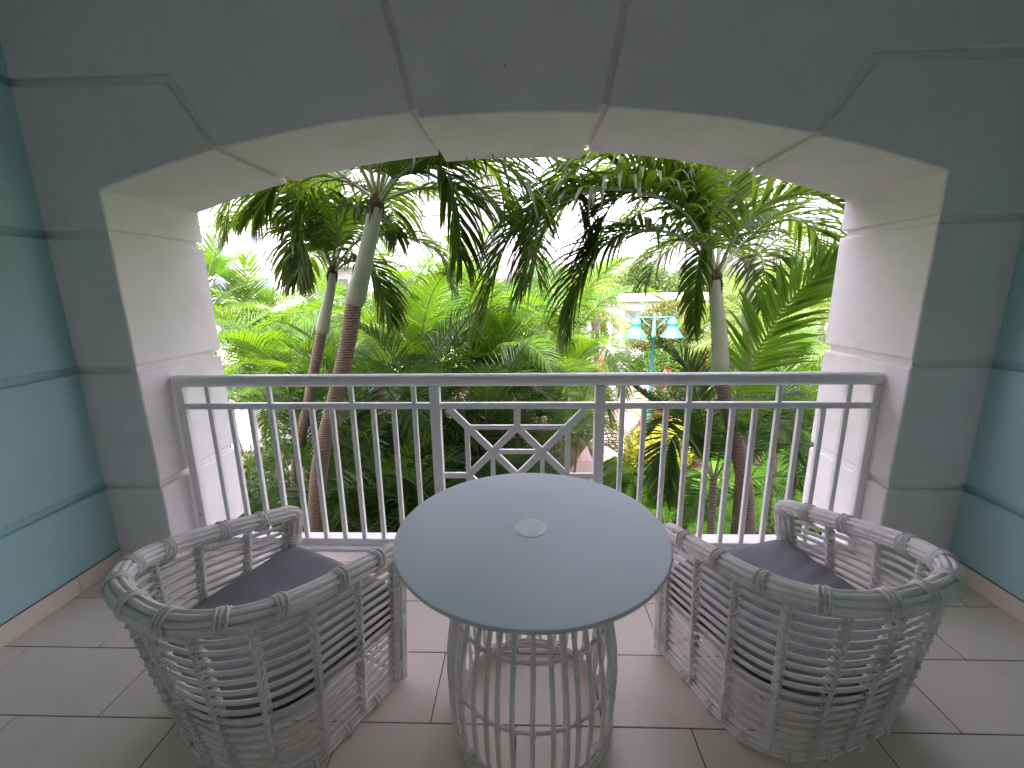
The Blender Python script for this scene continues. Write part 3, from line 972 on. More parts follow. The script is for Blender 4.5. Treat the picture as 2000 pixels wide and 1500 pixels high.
manila_palm('tall palm with brown ringed trunk, right one of the two leaning left of centre',
    [(-2.23, 4.02, GZ), (-2.24, 4.0, -1.9), (-2.205, 4.0, -.946), (-2.08, 4.0, -.2), (-1.857, 4.0, .474), (-1.70, 4.0, .95), (-1.584, 4.0, 1.391)],
    [(-1.588, 4.0, 1.375), (-1.50, 4.0, 1.62), (-1.40, 4.0, 1.93), (-1.30, 4.0, 2.26)],
    [[(-1.31,4.00,2.26), (-1.03,3.80,2.43), (-0.69,3.60,2.45), (-0.53,3.50,2.13), (-0.51,3.50,1.76)],
     [(-1.31,4.00,2.26), (-1.23,4.00,2.65), (-1.13,4.00,3.04), (-0.94,4.00,3.41), 'up'],
     [(-1.31,4.00,2.26), (-1.40,3.90,2.54), (-1.61,3.80,2.64), (-1.92,3.70,2.47), (-2.22,3.70,2.12)],
     [(-1.30,4.00,2.26), (-1.07,4.30,2.64), (-0.73,4.60,2.85), (-0.34,4.80,2.71), (-0.14,4.90,2.22)],
     [(-1.31,4.00,2.26), (-1.43,4.20,2.71), (-1.59,4.40,3.12), (-1.88,4.60,3.46), 'up'],
     [(-1.28,4.00,2.25), (-0.94,3.60,2.40), (-0.54,3.25,2.45), (-0.15,3.05,2.30), (0.11,3.0,1.98)],
     [(-1.30,4.00,2.26), (-.85,3.95,2.72), (-.25,3.85,2.80), (.30,3.8,2.45), (.52,3.8,1.95)],
     [(-1.30,4.00,2.26), (-.95,4.4,2.45), (-.45,4.7,2.42), (.0,4.9,2.05), (.15,4.9,1.6)]], .083, 1,
    inst=((100, 30, 1.6, 95), (150, 35, 1.5, 100), (60, 60, 1.8, 90), (200, 68, 1.8, 80), (330, 62, 1.8, 90), (260, 75, 1.7, 60)))
manila_palm('slimmer palm with brown ringed trunk, left of the taller leaning palm',
    [(-3.20, 5.2, GZ), (-3.17, 5.2, -2.0), (-3.092, 5.2, -1.211), (-2.97, 5.2, -.5), (-2.791, 5.2, .032), (-2.64, 5.2, .55), (-2.496, 5.2, 1.018)],
    [(-2.50, 5.2, 1.0), (-2.42, 5.2, 1.25), (-2.34, 5.2, 1.5), (-2.28, 5.2, 1.75)],
    [[(-2.28,5.20,1.76), (-2.36,5.00,2.33), (-2.62,4.80,2.56), (-2.93,4.60,2.52), (-3.04,4.50,2.07)],
     [(-2.28,5.20,1.76), (-2.33,5.00,2.06), (-2.43,4.80,2.09), (-2.44,4.70,1.66)],
     [(-2.28,5.20,1.76), (-2.20,5.20,2.25), (-2.09,5.20,2.68), (-2.01,5.20,3.21), 'up'],
     [(-2.27,5.20,1.74), (-2.02,5.40,2.09), (-1.64,5.60,2.17), (-1.15,5.70,1.99), (-0.97,5.70,1.54)],
     [(-2.28,5.20,1.76), (-2.55,5.30,2.49), (-2.73,5.40,2.91), (-3.06,5.50,3.16)],
     [(-2.27,5.20,1.73), (-1.95,5.00,1.83), (-1.69,4.90,1.71), (-1.54,4.85,1.20)]], .070, 2, L=.55,
    inst=((90, 62, 1.7, 80), (170, 58, 1.6, 90), (250, 70, 1.6, 70), (30, 66, 1.8, 80), (130, 35, 1.6, 105), (310, 55, 1.6, 100)))
manila_palm('palm with thick pale green crownshaft in front of the right side of the garden',
    [(2.42, 4.22, GZ), (2.40, 4.2, -2.0), (2.336, 4.2, -1.031), (2.26, 4.2, -.55), (2.10, 4.2, .02), (1.97, 4.2, .42), (1.895, 4.2, .67)],
    [(1.895, 4.2, .66), (1.868, 4.2, .95), (1.81, 4.2, 1.3), (1.765, 4.2, 1.60)],
    [[(1.76,4.20,1.63), (1.36,3.90,2.09), (0.81,3.60,2.23), (0.28,3.40,2.15), (-0.10,3.30,1.88), (-0.33,3.25,1.29)],
     [(1.76,4.20,1.63), (1.45,4.1,2.25), (.95,4.0,2.45), (.45,3.95,2.3), (.15,3.9,1.95), (.05,3.9,1.55)],
     [(1.74,4.20,1.59), (1.43,4.00,1.89), (0.99,3.80,1.96), (0.64,3.70,1.83), (0.43,3.65,1.51), (0.38,3.65,1.18)],
     [(1.76,4.20,1.63), (1.50,4.00,2.30), (1.0,3.75,2.58), (0.45,3.6,2.42), (0.10,3.5,2.0), (-.02,3.5,1.5)],
     [(1.76,4.20,1.63), (1.69,4.25,2.09), (1.67,4.30,2.54), (1.62,4.30,2.96), 'up'],
     [(1.76,4.20,1.61), (1.55,4.60,2.24), (1.15,4.9,2.62), (0.6,5.1,2.55), (.2,5.2,2.1), (.05,5.2,1.6)],
     [(1.78,4.20,1.61), (1.88,4.00,2.01), (2.09,3.80,2.20), (2.40,3.70,2.15), (2.68,3.60,1.85), 'up'],
     [(1.78,4.20,1.59), (2.18,4.50,1.95), (2.61,4.70,2.18), (3.01,4.80,2.02), (3.25,4.80,1.50)],
     [(1.78,4.20,1.63), (1.92,4.50,2.26), (2.2,4.80,2.75), (2.6,5.00,3.0), 'up'],
     [(1.76,4.20,1.63), (1.5,4.1,2.1), (1.15,3.95,2.35), (.75,3.9,2.2), (.55,3.85,1.8)],
     [(1.76,4.20,1.63), (1.50,4.3,2.35), (1.1,4.4,2.75), (.6,4.5,2.75), (.2,4.6,2.35), (.05,4.6,1.9)],
     [(1.76,4.20,1.63), (1.55,4.35,2.2), (1.3,4.5,2.7), (1.0,4.7,3.0), 'up'],
     [(1.74,4.20,1.60), (1.66,4.1,1.88), (1.57,4.05,1.84), (1.52,4.0,1.5), (1.54,4.0,1.10), 'thin']], .078, 3, L=.66, wd=.044)
manila_palm('shaded palm just behind and right of the thick crownshaft palm',
    [(3.20, 6.0, GZ), (3.16, 6.0, -1.5), (3.106, 6.0, -.223), (3.06, 6.0, .5), (3.03, 6.0, .9)],
    [(3.03, 6.0, .88), (2.99, 6.0, 1.3), (2.965, 6.0, 1.75)],
    [[(2.96, 6.0, 1.75), (2.75, 5.8, 2.5), (2.2, 5.5, 2.9), (1.5, 5.3, 2.6), (1.1, 5.2, 2.0)],
     [(2.96,6,1.75),(2.3,5.8,2.7),(1.4,5.5,3.0),(.6,5.4,2.6),(.3,5.4,2.0)],
     [(2.96,6,1.75),(2.4,6.1,2.35),(1.7,6.2,2.5),(1.1,6.2,2.2),(.8,6.2,1.8)],
     [(2.96, 6.0, 1.75), (3.1, 5.8, 2.5), (3.5, 5.5, 2.7), (3.9, 5.3, 2.2)]], .078, 4, wd=.034,
    inst=((20, 45, 1.9, 100), (80, 70, 1.8, 60), (140, 40, 1.8, 100), (200, 35, 1.9, 110), (250, 20, 1.7, 95), (300, 15, 1.8, 100), (-20, 70, 1.8, 70)))
# young palm in front
yp = empty('young_palm', (2.05, 4.4, GZ), 0, 'young palm with short grey stem and long green fronds before the lawn', 'palm')
link('stem', trunk_mesh('stem', [(0, 0, 0), (.01, 0, .9), (.0, 0, 1.7), (-.03, 0, 2.50)], .050, .036, BARK2, seed=9), yp)
for i, fr_ in enumerate([
     [(2.02,4.40,-0.55), (2.10,4.30,0.27), (2.23,4.20,0.85), (2.44,4.10,1.38), (2.73,4.00,1.72)],
     [(2.02,4.40,-0.55), (1.61,4.20,0.14), (1.26,4.10,0.38), (1.04,4.05,0.55)],
     [(2.02,4.40,-0.55), (1.91,4.60,0.18), (1.78,4.80,0.62), (1.56,4.90,0.80)],
     [(2.01,4.40,-0.55), (1.63,4.10,0.01), (1.36,3.90,0.08), (1.31,3.80,-0.39)],
     [(2.04,4.40,-0.55), (2.18,4.20,0.03), (2.40,4.00,0.20), (2.57,3.90,-0.12)],
     [(2.04,4.40,-0.55), (2.31,4.80,-0.18), (2.79,5.10,0.10), (3.38,5.30,0.17)],
     [(2.02,4.40,-0.55), (1.9,4.7,-.1), (1.7,4.9,.05), (1.5,5.1,-.3)]]):
    P_ = [tuple(Vector(p)-Vector((2.05, 4.4, GZ))) for p in fr_]
    link('frond', frond_mesh('frond', P_, n=44, L=.56 if i == 0 else .44, wd=.042 if i == 0 else .034, petiole=.22, vang=.12 if i == 0 else .30, droop=.05 if i == 0 else .10, plum=.06, seed=700+i, mat_=L_ARECA if i == 0 else L_ARECA2, rw=.013, roll=R(-62) if i == 0 else 0.0), yp)

# ------------------------------------------------------------------ areca clumps and other background palms (shared frond meshes)
def variants(nm, lst, **k):
    return [frond_mesh(nm, arc(p_, ln, be, side=sd_), seed=900+i*7, **k) for i, (p_, ln, be, sd_) in enumerate(lst)]
A_ARCS = [(84, 2.0, 60, .05), (74, 2.1, 85, -.06), (62, 2.1, 100, .08), (48, 2.0, 105, -.05), (32, 1.9, 105, .05), (14, 1.7, 95, 0), (70, 1.8, 120, .1)]
VA = variants('frond', A_ARCS, n=34, L=.52, wd=.030, petiole=.2, vang=.42, droop=.07, plum=.08, mat_=L_ARECA, rw=.011, seg=3)
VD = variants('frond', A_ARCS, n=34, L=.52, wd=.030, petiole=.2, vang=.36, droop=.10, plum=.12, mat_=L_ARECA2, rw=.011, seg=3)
VH = variants('frond', [(80, 2.5, 80, .05), (66, 2.6, 105, -.08), (50, 2.6, 115, .06), (32, 2.4, 110, -.05)], n=42, L=.60, wd=.038, petiole=.2, vang=.30, droop=.12, plum=.06, mat_=L_ARECA, rw=.015, seg=4)
VC = variants('frond', [(78, 3.0, 75, .05), (60, 3.1, 95, -.05), (40, 3.1, 100, .05), (20, 3.0, 95, -.05), (0, 2.8, 75, 0)], n=54, L=.72, wd=.032, petiole=.16, vang=.05, droop=.16, plum=.10, mat_=L_COCO, rw=.022, seg=3, fold=False)
cane_me = trunk_mesh('cane', [(0, 0, 0), (.01, .01, .5), (0, 0, 1)], .038, .028, CANE, 1.1, 7)

def areca(x, y, top, ns, nf, V, label, seed, spread=.55, sc=1.0, z0=GZ, name='areca_palm', grp='areca palm clumps in the garden'):
    rr = random.Random(seed)
    t = empty(name, (x, y, z0), rr.uniform(0, 6.28), label, 'palm', grp)
    for s in range(ns):
        a = 2*math.pi*s/ns+rr.uniform(-.5, .5); rad = spread*math.sqrt(rr.uniform(.05, 1))*(0 if ns == 1 else 1)
        px, py = rad*math.cos(a), rad*math.sin(a)
        h = (top-z0)*rr.uniform(.62, 1.0) if s else (top-z0)
        lean = Vector((math.cos(a), math.sin(a), 0))*h*.10*rr.uniform(.5, 1.5)
        q_ = Vector((0, 0, 1)).rotation_difference((Vector((0, 0, h))+lean).normalized())
        o = link('cane', cane_me, t, loc=(px, py, 0)); o.rotation_mode = 'QUATERNION'; o.rotation_quaternion = q_; o.scale = (sc, sc, h)
        tp = Vector((px, py, h))+lean
        for k in range(nf):
            az = 2.399*k+rr.uniform(-.35, .35)+s
            vi = min(int((k+.5)/nf*len(V)+rr.uniform(-.6, .6)), len(V)-1); vi = max(vi, 0)
            link('frond', V[vi], t, loc=tuple(tp+Vector((0, 0, -.05*k/nf))), rot=(rr.uniform(-.15, .15), rr.uniform(-.12, .12), az), scale=sc*rr.uniform(.82, 1.12))
    return t
AR = [ # x, y, crown z, stems, fronds, kind, scale, label
 (-6.2, 9.0, .9, 3, 8, 'A', 1.0, 'bright areca palm beside the left pier, its fronds fanning up'),
 (-6.0, 10.2, .4, 3, 8, 'A', 1.0, 'yellow-green areca palm below the white hotel wall'),
 (-5.3, 11.8, .5, 3, 8, 'A', 1.05, 'areca palm between the white hotel and the slimmer leaning trunk'),
 (-5.2, 7.6, -.55, 2, 8, 'A', .95, 'low arching areca palm just above the railing at the left pier'),
 (-4.3, 8.6, -.3, 3, 8, 'A', 1.0, 'areca palm seen between the left pier and the leaning trunks'),
 (-2.5, 7.2, .35, 4, 8, 'A', 1.0, 'sunlit areca clump right behind the tall leaning trunk'),
 (-1.75, 8.6, .75, 4, 8, 'A', 1.05, 'tall areca clump with bright fans left of the middle of the garden'),
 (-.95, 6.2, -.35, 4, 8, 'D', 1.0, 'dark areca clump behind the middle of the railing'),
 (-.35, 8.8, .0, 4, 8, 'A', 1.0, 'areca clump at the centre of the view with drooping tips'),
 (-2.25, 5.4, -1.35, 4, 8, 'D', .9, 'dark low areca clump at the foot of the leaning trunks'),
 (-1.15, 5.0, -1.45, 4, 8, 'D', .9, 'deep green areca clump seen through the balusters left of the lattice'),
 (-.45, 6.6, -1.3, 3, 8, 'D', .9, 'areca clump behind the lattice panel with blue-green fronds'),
 (.0, 8.0, -.75, 3, 8, 'A', .95, 'light areca clump above the middle of the handrail'),
 (.9, 10.2, -1.2, 3, 8, 'A', .9, 'pale areca clump at the left edge of the pink path'),
 (1.3, 13.2, .0, 2, 8, 'A', 1.0, 'sunny areca palm left of the path before the colonnade'),
 (.3, 15.0, .0, 3, 8, 'A', 1.0, 'distant areca clump behind the middle clumps'),
 (-1.6, 4.4, -2.0, 3, 7, 'A', .75, 'bright low areca fronds at the foot of the tallest trunk'),
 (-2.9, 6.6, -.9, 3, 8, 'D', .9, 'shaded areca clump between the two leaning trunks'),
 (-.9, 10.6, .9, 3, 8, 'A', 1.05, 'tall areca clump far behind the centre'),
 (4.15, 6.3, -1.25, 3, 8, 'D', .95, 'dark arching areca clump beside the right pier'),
 (-1.55, 7.0, -.05, 1, 8, 'H', 1.0, 'large areca palm with broad hanging fronds just right of the tall leaning trunk'),
 (-.55, 7.4, .0, 1, 8, 'H', .95, 'large areca palm with blue-green arching fronds at the centre'),
 (.62, 8.8, .15, 1, 7, 'H', 1.0, 'large bright areca palm left of the pink path'),
 (-3.9, 7.2, -.45, 1, 7, 'H', .95, 'large areca palm with arching fronds between the left pier and the slimmer trunk'),
 (4.9, 7.2, -1.0, 3, 8, 'A', .9, 'bright areca clump at the right edge of the opening'),
 (1.75, 5.5, -2.35, 1, 7, 'A', .62, 'small fresh areca seen between the table and the lawn'),
 (-3.3, 4.4, -1.9, 2, 7, 'D', .8, 'low areca fronds at the foot of the left pier'),
 (-3.4, 12.5, .7, 3, 8, 'A', 1.05, 'areca clump in the gap between the trunks, far back'),
]
for i, (x, y, zt, ns, nf, kd, sc, lb) in enumerate(AR):
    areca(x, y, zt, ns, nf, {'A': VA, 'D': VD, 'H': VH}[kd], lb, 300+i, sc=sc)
CO = [
 (7.4, 12.3, .6, .95, 'pale coconut palm behind the lawn beside the right pier'),
 (7.9, 15.5, .3, 1.0, 'coconut palm behind the shaded trunk on the right'),
 (5.9, 10.6, .1, .8, 'short coconut palm at the right end of the lawn'),
 (-8.6, 12.6, .2, .9, 'coconut palm far left behind the pier'),
 (4.6, 29.5, -.5, .9, 'small coconut palm leaning over the pink path'),
 (2.35, 14.2, .75, .72, 'slim coconut palm with drooping crown at the left edge of the pink path'),
 (2.2, 19.0, .2, 1.0, 'coconut palm left of the path in the distance'),
 (3.3, 27.0, .6, 1.0, 'coconut palm at the far left side of the path'),
]
tk = {}
for i, (x, y, zt, sc, lb) in enumerate(CO):
    rr = random.Random(800+i)
    t = empty('coconut_palm', (x, y, GZ), rr.uniform(0, 6.28), lb, 'palm', 'coconut palms beyond the lawn and path')
    h = zt-GZ
    link('trunk', trunk_mesh('trunk', [(0, 0, 0), (.05, .02, h*.4), (.02, .05, h*.75), (.08, .0, h)], .13*sc, .085*sc, BARK2, 1.5, 10, i), t)
    for k in range(17):
        vi = min(int((k+.5)/17*5), 4)
        link('frond', VC[vi], t, loc=(.08, 0, h), rot=(rr.uniform(-.15, .15), rr.uniform(-.12, .12), 2.399*k+rr.uniform(-.2, .2)), scale=sc*rr.uniform(.85, 1.08))
# fan palm leaves
def fan_mesh(seed, rad=.62, nseg=34, spread=250):
    rr = random.Random(seed); v = []; f = []
    b = MB(); P = catmull([(0, 0, 0), (.35, 0, .45), (.75, 0, .72)], 10); b.tube(P, .009, 5); v = b.v; f = b.f
    c0 = Vector((.75, 0, .72)); X = Vector((.80, 0, .25)).normalized(); Y = Vector((0, 1, 0)); N = X.cross(Y)
    for k in range(nseg):
        a = R(-spread/2+spread*(k+.5)/nseg); da = R(spread/nseg)*.5
        L = rad*(1-.25*abs(a)/R(spread/2))*rr.uniform(.92, 1.05)
        d = X*math.cos(a)+Y*math.sin(a); s = -X*math.sin(a)+Y*math.cos(a)
        n0 = len(v)
        for r_, w_, dz in ((.04, .9, 0), (.55, .95, -.01), (.82, .55, -.06), (1.0, .04, -.16)):
            c_ = c0+d*(L*r_)+Vector((0, 0, dz*L*1.6)); hw_ = math.tan(da)*L*min(r_, .6)*w_
            v += [tuple(c_-s*hw_), tuple(c_+N*hw_*.9), tuple(c_+s*hw_)]
        for j in range(3):
            a_ = n0+3*j; f += [(a_, a_+1, a_+4, a_+3), (a_+1, a_+2, a_+5, a_+4)]
    return mesh('fan_leaf', v, f, L_FAN)
FANS = [fan_mesh(i) for i in range(3)]
for i, (x, y, zt, sc, nl, lb) in enumerate([
    (5.5, 9.2, -1.0, 1.1, 16, 'fan palm with broad pleated leaves beside the right pier'),
    (-7.4, 9.8, .9, 1.25, 16, 'fan palm with upright pleated leaves beside the left pier'),
    (6.8, 9.4, -1.5, 1.1, 14, 'lower fan palm at the far right of the lawn')]):
    rr = random.Random(40+i)
    t = empty('fan_palm', (x, y, GZ), 0, lb, 'palm', 'fan palms at the sides of the opening')
    h = zt-GZ
    link('trunk', trunk_mesh('trunk', [(0, 0, 0), (.02, 0, h*.5), (0, 0, h)], .10, .08, BARK2, 1.3, 10, i), t)
    for k in range(nl):
        link('fan_leaf', FANS[k % 3], t, loc=(0, 0, h), rot=(rr.uniform(-.2, .2), -.75+1.5*k/nl, 2.399*k), scale=sc*rr.uniform(.85, 1.1))

# ------------------------------------------------------------------ shrubs and trees
def leaf_cloud(center_list, n, size, seed, narrow=.45, droop=0.0, up=.3, shell=.55):
    """n leaves spread through ellipsoids (cx,cy,cz,rx,ry,rz)"""
    r_ = np.random.RandomState(seed)
    vol = np.array([c_[3]*c_[4]*c_[5] for c_ in center_list])**.7; pr_ = vol/vol.sum()
    which = r_.choice(len(center_list), n, p=pr_)
    C_ = np.array(center_list)[which]
    d = r_.normal(size=(n, 3)); d /= np.linalg.norm(d, axis=1)[:, None]
    rad = shell+(1-shell)*r_.uniform(0, 1, n)**.6
    rad *= 1+.16*np.sin(d[:, 0]*7+which)*np.cos(d[:, 1]*6+d[:, 2]*5)
    pos = C_[:, :3]+d*rad[:, None]*C_[:, 3:6]
    ax = d*.6+r_.normal(size=(n, 3))*.6+np.array([0, 0, up-droop]); ax /= np.linalg.norm(ax, axis=1)[:, None]
    sd_ = np.cross(ax, r_.normal(size=(n, 3))); sd_ /= np.linalg.norm(sd_, axis=1)[:, None]
    L = size*r_.uniform(.6, 1.25, n)[:, None]
    a = pos; b = pos+ax*L*.5+sd_*L*narrow*.5; c_ = pos+ax*L; e = pos+ax*L*.5-sd_*L*narrow*.5
    v = np.stack([a, b, c_, e], 1).reshape(-1, 3)
    f = [(4*i, 4*i+1, 4*i+2, 4*i+3) for i in range(n)]
    return [tuple(p) for p in v.tolist()], f

def shrub(name, base, blobs, n, size, m, label, seed, cat='shrub', flowers=0, group=None, narrow=.45, fm=None, fsize=.05):
    t = empty(name, base, 0, label, cat, group)
    v, f = leaf_cloud(blobs, n, size, seed, narrow)
    link('foliage', mesh('foliage', v, f, m), t)
    b = MB(); rr = random.Random(seed)
    for bl in blobs:
        b.tube(catmull([(bl[0]*.3, bl[1]*.3, 0), (bl[0]*.6, bl[1]*.6, bl[2]*.5), (bl[0], bl[1], bl[2]+bl[5]*.4)], 6), [.03*(1-.1*k) for k in range(7)], 5)
    link('stems', mesh('stems', b.v, b.f, WOOD, True), t)
    if flowers:
        r_ = np.random.RandomState(seed+5); vs = []; fs = []
        for k in range(flowers):
            bl = blobs[r_.randint(len(blobs))]; d = r_.normal(size=3); d /= np.linalg.norm(d); d[1] = -abs(d[1])
            p = np.array(bl[:3])+d*np.array(bl[3:6])*1.02
            for j in range(7):
                a = r_.normal(size=3); a /= np.linalg.norm(a); s_ = np.cross(a, r_.normal(size=3)); s_ /= np.linalg.norm(s_)
                q0 = p+r_.normal(size=3)*fsize*.5; n0 = len(vs)
                vs += [tuple(q0), tuple(q0+a*fsize*.5+s_*fsize*.35), tuple(q0+a*fsize), tuple(q0+a*fsize*.5-s_*fsize*.35)]; fs.append((n0, n0+1, n0+2, n0+3))
        link('flowers', mesh('flowers', vs, fs, fm or FLOWER), t)
    return t
shrub('flowering_shrub', (6.3, 15.2, GZ), [(0, 0, 1.4, 1.3, 1.1, 1.3), (-.9, .3, .9, .8, .8, .9), (1.1, .2, 1.2, 1.0, .9, 1.2), (.3, -.3, 2.2, .8, .8, .7)], 20000, .12, L_BUSH, 'large dark shrub dotted with red flowers behind the turquoise lamp', 1, flowers=34, fsize=.09)
shrub('clipped_hedge', (5.9, 21.8, GZ), [(-1.0, 0, .5, 1.0, .8, .75), (.6, 0, .55, 1.2, .8, .8), (2.2, .1, .5, 1.2, .8, .8)], 12000, .12, L_BUSH, 'low dark green hedge at the bend of the pink path', 2)
shrub('croton_bush', (3.15, 10.0, GZ), [(0, 0, .55, .75, .6, .6), (.7, .7, .5, .7, .6, .55), (1.3, 1.5, .5, .6, .7, .5), (-.35, -.25, .35, .45, .4, .4)], 4200, .20, L_CROT, 'yellow variegated croton bush between the path and the lawn', 3, narrow=.2)
shrub('croton_bush', (3.6, 11.6, GZ), [(0, 0, .6, .35, .35, .4), (.5, .4, .6, .3, .3, .35)], 500, .24, L_RED, 'red and green croton behind the yellow croton bush', 4, narrow=.28)
shrub('croton_bush', (3.75, 23.0, GZ), [(0, 0, .4, .5, .4, .4), (.6, .3, .35, .4, .4, .35)], 900, .16, L_RED, 'small red and orange croton at the left edge of the far path', 5, narrow=.3)
shrub('croton_bush', (5.8, 13.6, GZ), [(0, 0, .45, .5, .5, .45), (.8, -.2, .4, .5, .5, .4)], 700, .2, L_ORNG, 'orange and yellow croton on the far side of the lawn', 6, narrow=.25)
shrub('vine_hedge', (-4.6, 6.6, GZ), [(0, 0, .9, .8, .5, .95), (-.9, .2, .9, .7, .5, .9), (.6, .1, .6, .5, .5, .6), (-1.8, .3, .8, .8, .5, .8)], 5200, .11, L_VINE, 'light green leafy hedge at the left below the white pavilion', 7, narrow=.6)
shrub('orange_shrub', (7.8, 23.5, GZ), [(0, 0, 2.6, 1.7, 1.4, 1.2), (-1.2, .3, 1.9, 1.1, 1.1, 1.0), (1.8, .3, 2.5, 1.5, 1.2, 1.1), (.5, 0, 1.4, 1.6, 1.2, 1.2)], 16000, .18, L_ORNG, 'tall shrub with orange young leaves above the turquoise lamp', 8, narrow=.4)
shrub('variegated_shrub', (3.9, 5.8, GZ), [(0, 0, .5, .5, .4, .5), (.8, .3, .5, .5, .4, .5), (-.7, -.1, .4, .4, .4, .4)], 2200, .13, L_VINE, 'small leafy shrub behind the right armchair', 10, narrow=.45)
# split-leaf philodendrons
def monstera(seed):
    rr = random.Random(seed); b = MB()
    b.tube(catmull([(0, 0, 0), (.12, 0, .3), (.28, 0, .42)], 6), .007, 4)
    v, f = b.v, b.f
    for k in range(13):
        for sd_ in (-1, 1):
            u = k/12; x0 = .28+.42*u; w_ = .24*math.sin(math.pi*(.12+.80*u))**.7
            z0_ = .42-.25*u*u
            n0 = len(v); g = .013
            v += [(x0-g, 0, z0_), (x0+g, 0, z0_), (x0+g+.06, sd_*w_*.7, z0_+.02), (x0+.075, sd_*w_, z0_-.05), (x0-g+.05, sd_*w_*.7, z0_+.02)]
            f.append((n0, n0+1, n0+2, n0+3, n0+4))
    return mesh('leaf', v, f, L_VINE)
MON = monstera(1)
for i, (x, y, sc, lb) in enumerate([(2.45, 8.9, 1.1, 'split-leaf philodendron at the path edge nearest the table'), (3.3, 8.7, .9, 'small split-leaf philodendron in front of the yellow croton'), (2.5, 9.9, 1.0, 'split-leaf philodendron left of the yellow croton bush')]):
    t = empty('philodendron', (x, y, GZ), i, lb, 'plant', 'split-leaf philodendrons by the path'); rr = random.Random(i)
    for k in range(13):
        link('leaf', MON, t, loc=(0, 0, .02), rot=(rr.uniform(-.2, .2), rr.uniform(-.5, .35), 2.399*k), scale=sc*rr.uniform(.75, 1.15))

def tree(base, h, blobs, n, size, label, seed, m=L_TREE, r=.22):
    t = empty('broadleaf_tree', base, 0, label, 'tree', 'broadleaf trees beyond the path')
    b = MB(); b.tube(catmull([(0, 0, 0), (.1, 0, h*.3), (0, .1, h*.6)], 10), [r*(1-.05*k) for k in range(11)], 9)
    for bl in blobs:
        b.tube(catmull([(0, .05, h*.35), (bl[0]*.5, bl[1]*.5, h*.35+(bl[2]-h*.35)*.6), (bl[0], bl[1], bl[2])], 8), [r*.5*(1-.1*k) for k in range(9)], 6)
    link('trunk', mesh('trunk', b.v, b.f, WOOD, True), t)
    v, f = leaf_cloud(blobs, n, size, seed, .55, shell=.5)
    link('crown', mesh('crown', v, f, m), t)
def blobs_for(rad, h, seed, k=9):
    rr = random.Random(seed); out = []
    for _ in range(k):
        a = rr.uniform(0, 6.28); q_ = rad*math.sqrt(rr.uniform(.0, .6)); s = rad*rr.uniform(.35, .55)
        out.append((q_*math.cos(a), q_*math.sin(a), h*rr.uniform(.55, .85), s*1.1, s*1.1, s*.75))
    return out
for i, (x, y, h, rad, n, size, lb) in enumerate([
    (14.5, 60, 7.3, 4.6, 8000, .42, 'rounded grey-green tree above the flat roof beyond the path'),
    (8.0, 66, 4.8, 3.6, 4500, .42, 'low tree left of the rounded tree beyond the flat roof'),
    (22, 58, 6.0, 4.5, 6000, .42, 'tree right of the rounded tree behind the thick crownshaft palm'),
    (12.5, 25.5, 4.6, 2.4, 6500, .22, 'leafy tree behind the far side of the lawn'),
    (17.0, 30, 5.0, 3.4, 6500, .26, 'broad tree behind the coconut palms on the right'),
    (24, 36, 6.0, 4.2, 6000, .32, 'tree at the far right behind the coconut palms'),
    (-1.0, 24, 4.6, 2.8, 6000, .26, 'tree behind the central areca clumps'),
    (-5.0, 21, 4.4, 2.8, 6000, .26, 'tree in front of the foot of the white hotel'),
    (1.5, 34, 5.0, 3.0, 5000, .3, 'tree at the left side of the far path'),
    (-9.5, 19, 4.2, 2.6, 5500, .26, 'tree at the left foot of the white hotel'),
    (33, 52, 6.5, 5, 5000, .42, 'distant tree at the right edge of the garden')]):
    tree((x, y, GZ), h, blobs_for(rad, h, i+70), n, size, lb, 60+i)
v, f = leaf_cloud([(x_, 105+12*math.sin(x_*.3), 2.4, 9, 5, 4.0+1.1*math.sin(x_)) for x_ in range(-90, 140, 8)], 26000, .9, 11, .6, shell=.4)
for k in range(len(v)): v[k] = (v[k][0], v[k][1], v[k][2]+GZ+.2)
tag(link('distant_woods', mesh('distant_woods', v, f, L_TREE)), 'distant line of trees behind everything', None, None, 'stuff')

# undergrowth: leaves and litter on the bed, nobody could count them
bed = smooth_poly([(-7, 3.0), (1.2, 3.2), (1.0, 6.2), (.0, 7.6), (1.6, 11.5), (3.2, 16), (2.6, 22), (-9, 20), (-11, 9)], 60)
r_ = np.random.RandomState(8); cl_ = []
while len(cl_) < 70:
    x, y = r_.uniform(-11, 3.4), r_.uniform(3, 20)
    if in_poly(x, y, bed): cl_.append((x, y, GZ+.15, .55, .55, .42))
for _ in range(26): cl_.append((r_.uniform(3.3, 6.8), r_.uniform(3.2, 4.9), GZ+.1, .5, .5, .35))
v, f = leaf_cloud(cl_, 22000, .13, 12, .4, shell=.2)
tag(link('undergrowth', mesh('undergrowth', v, f, L_BUSH)), 'leafy undergrowth on the shaded bed below the palms', None, None, 'stuff')

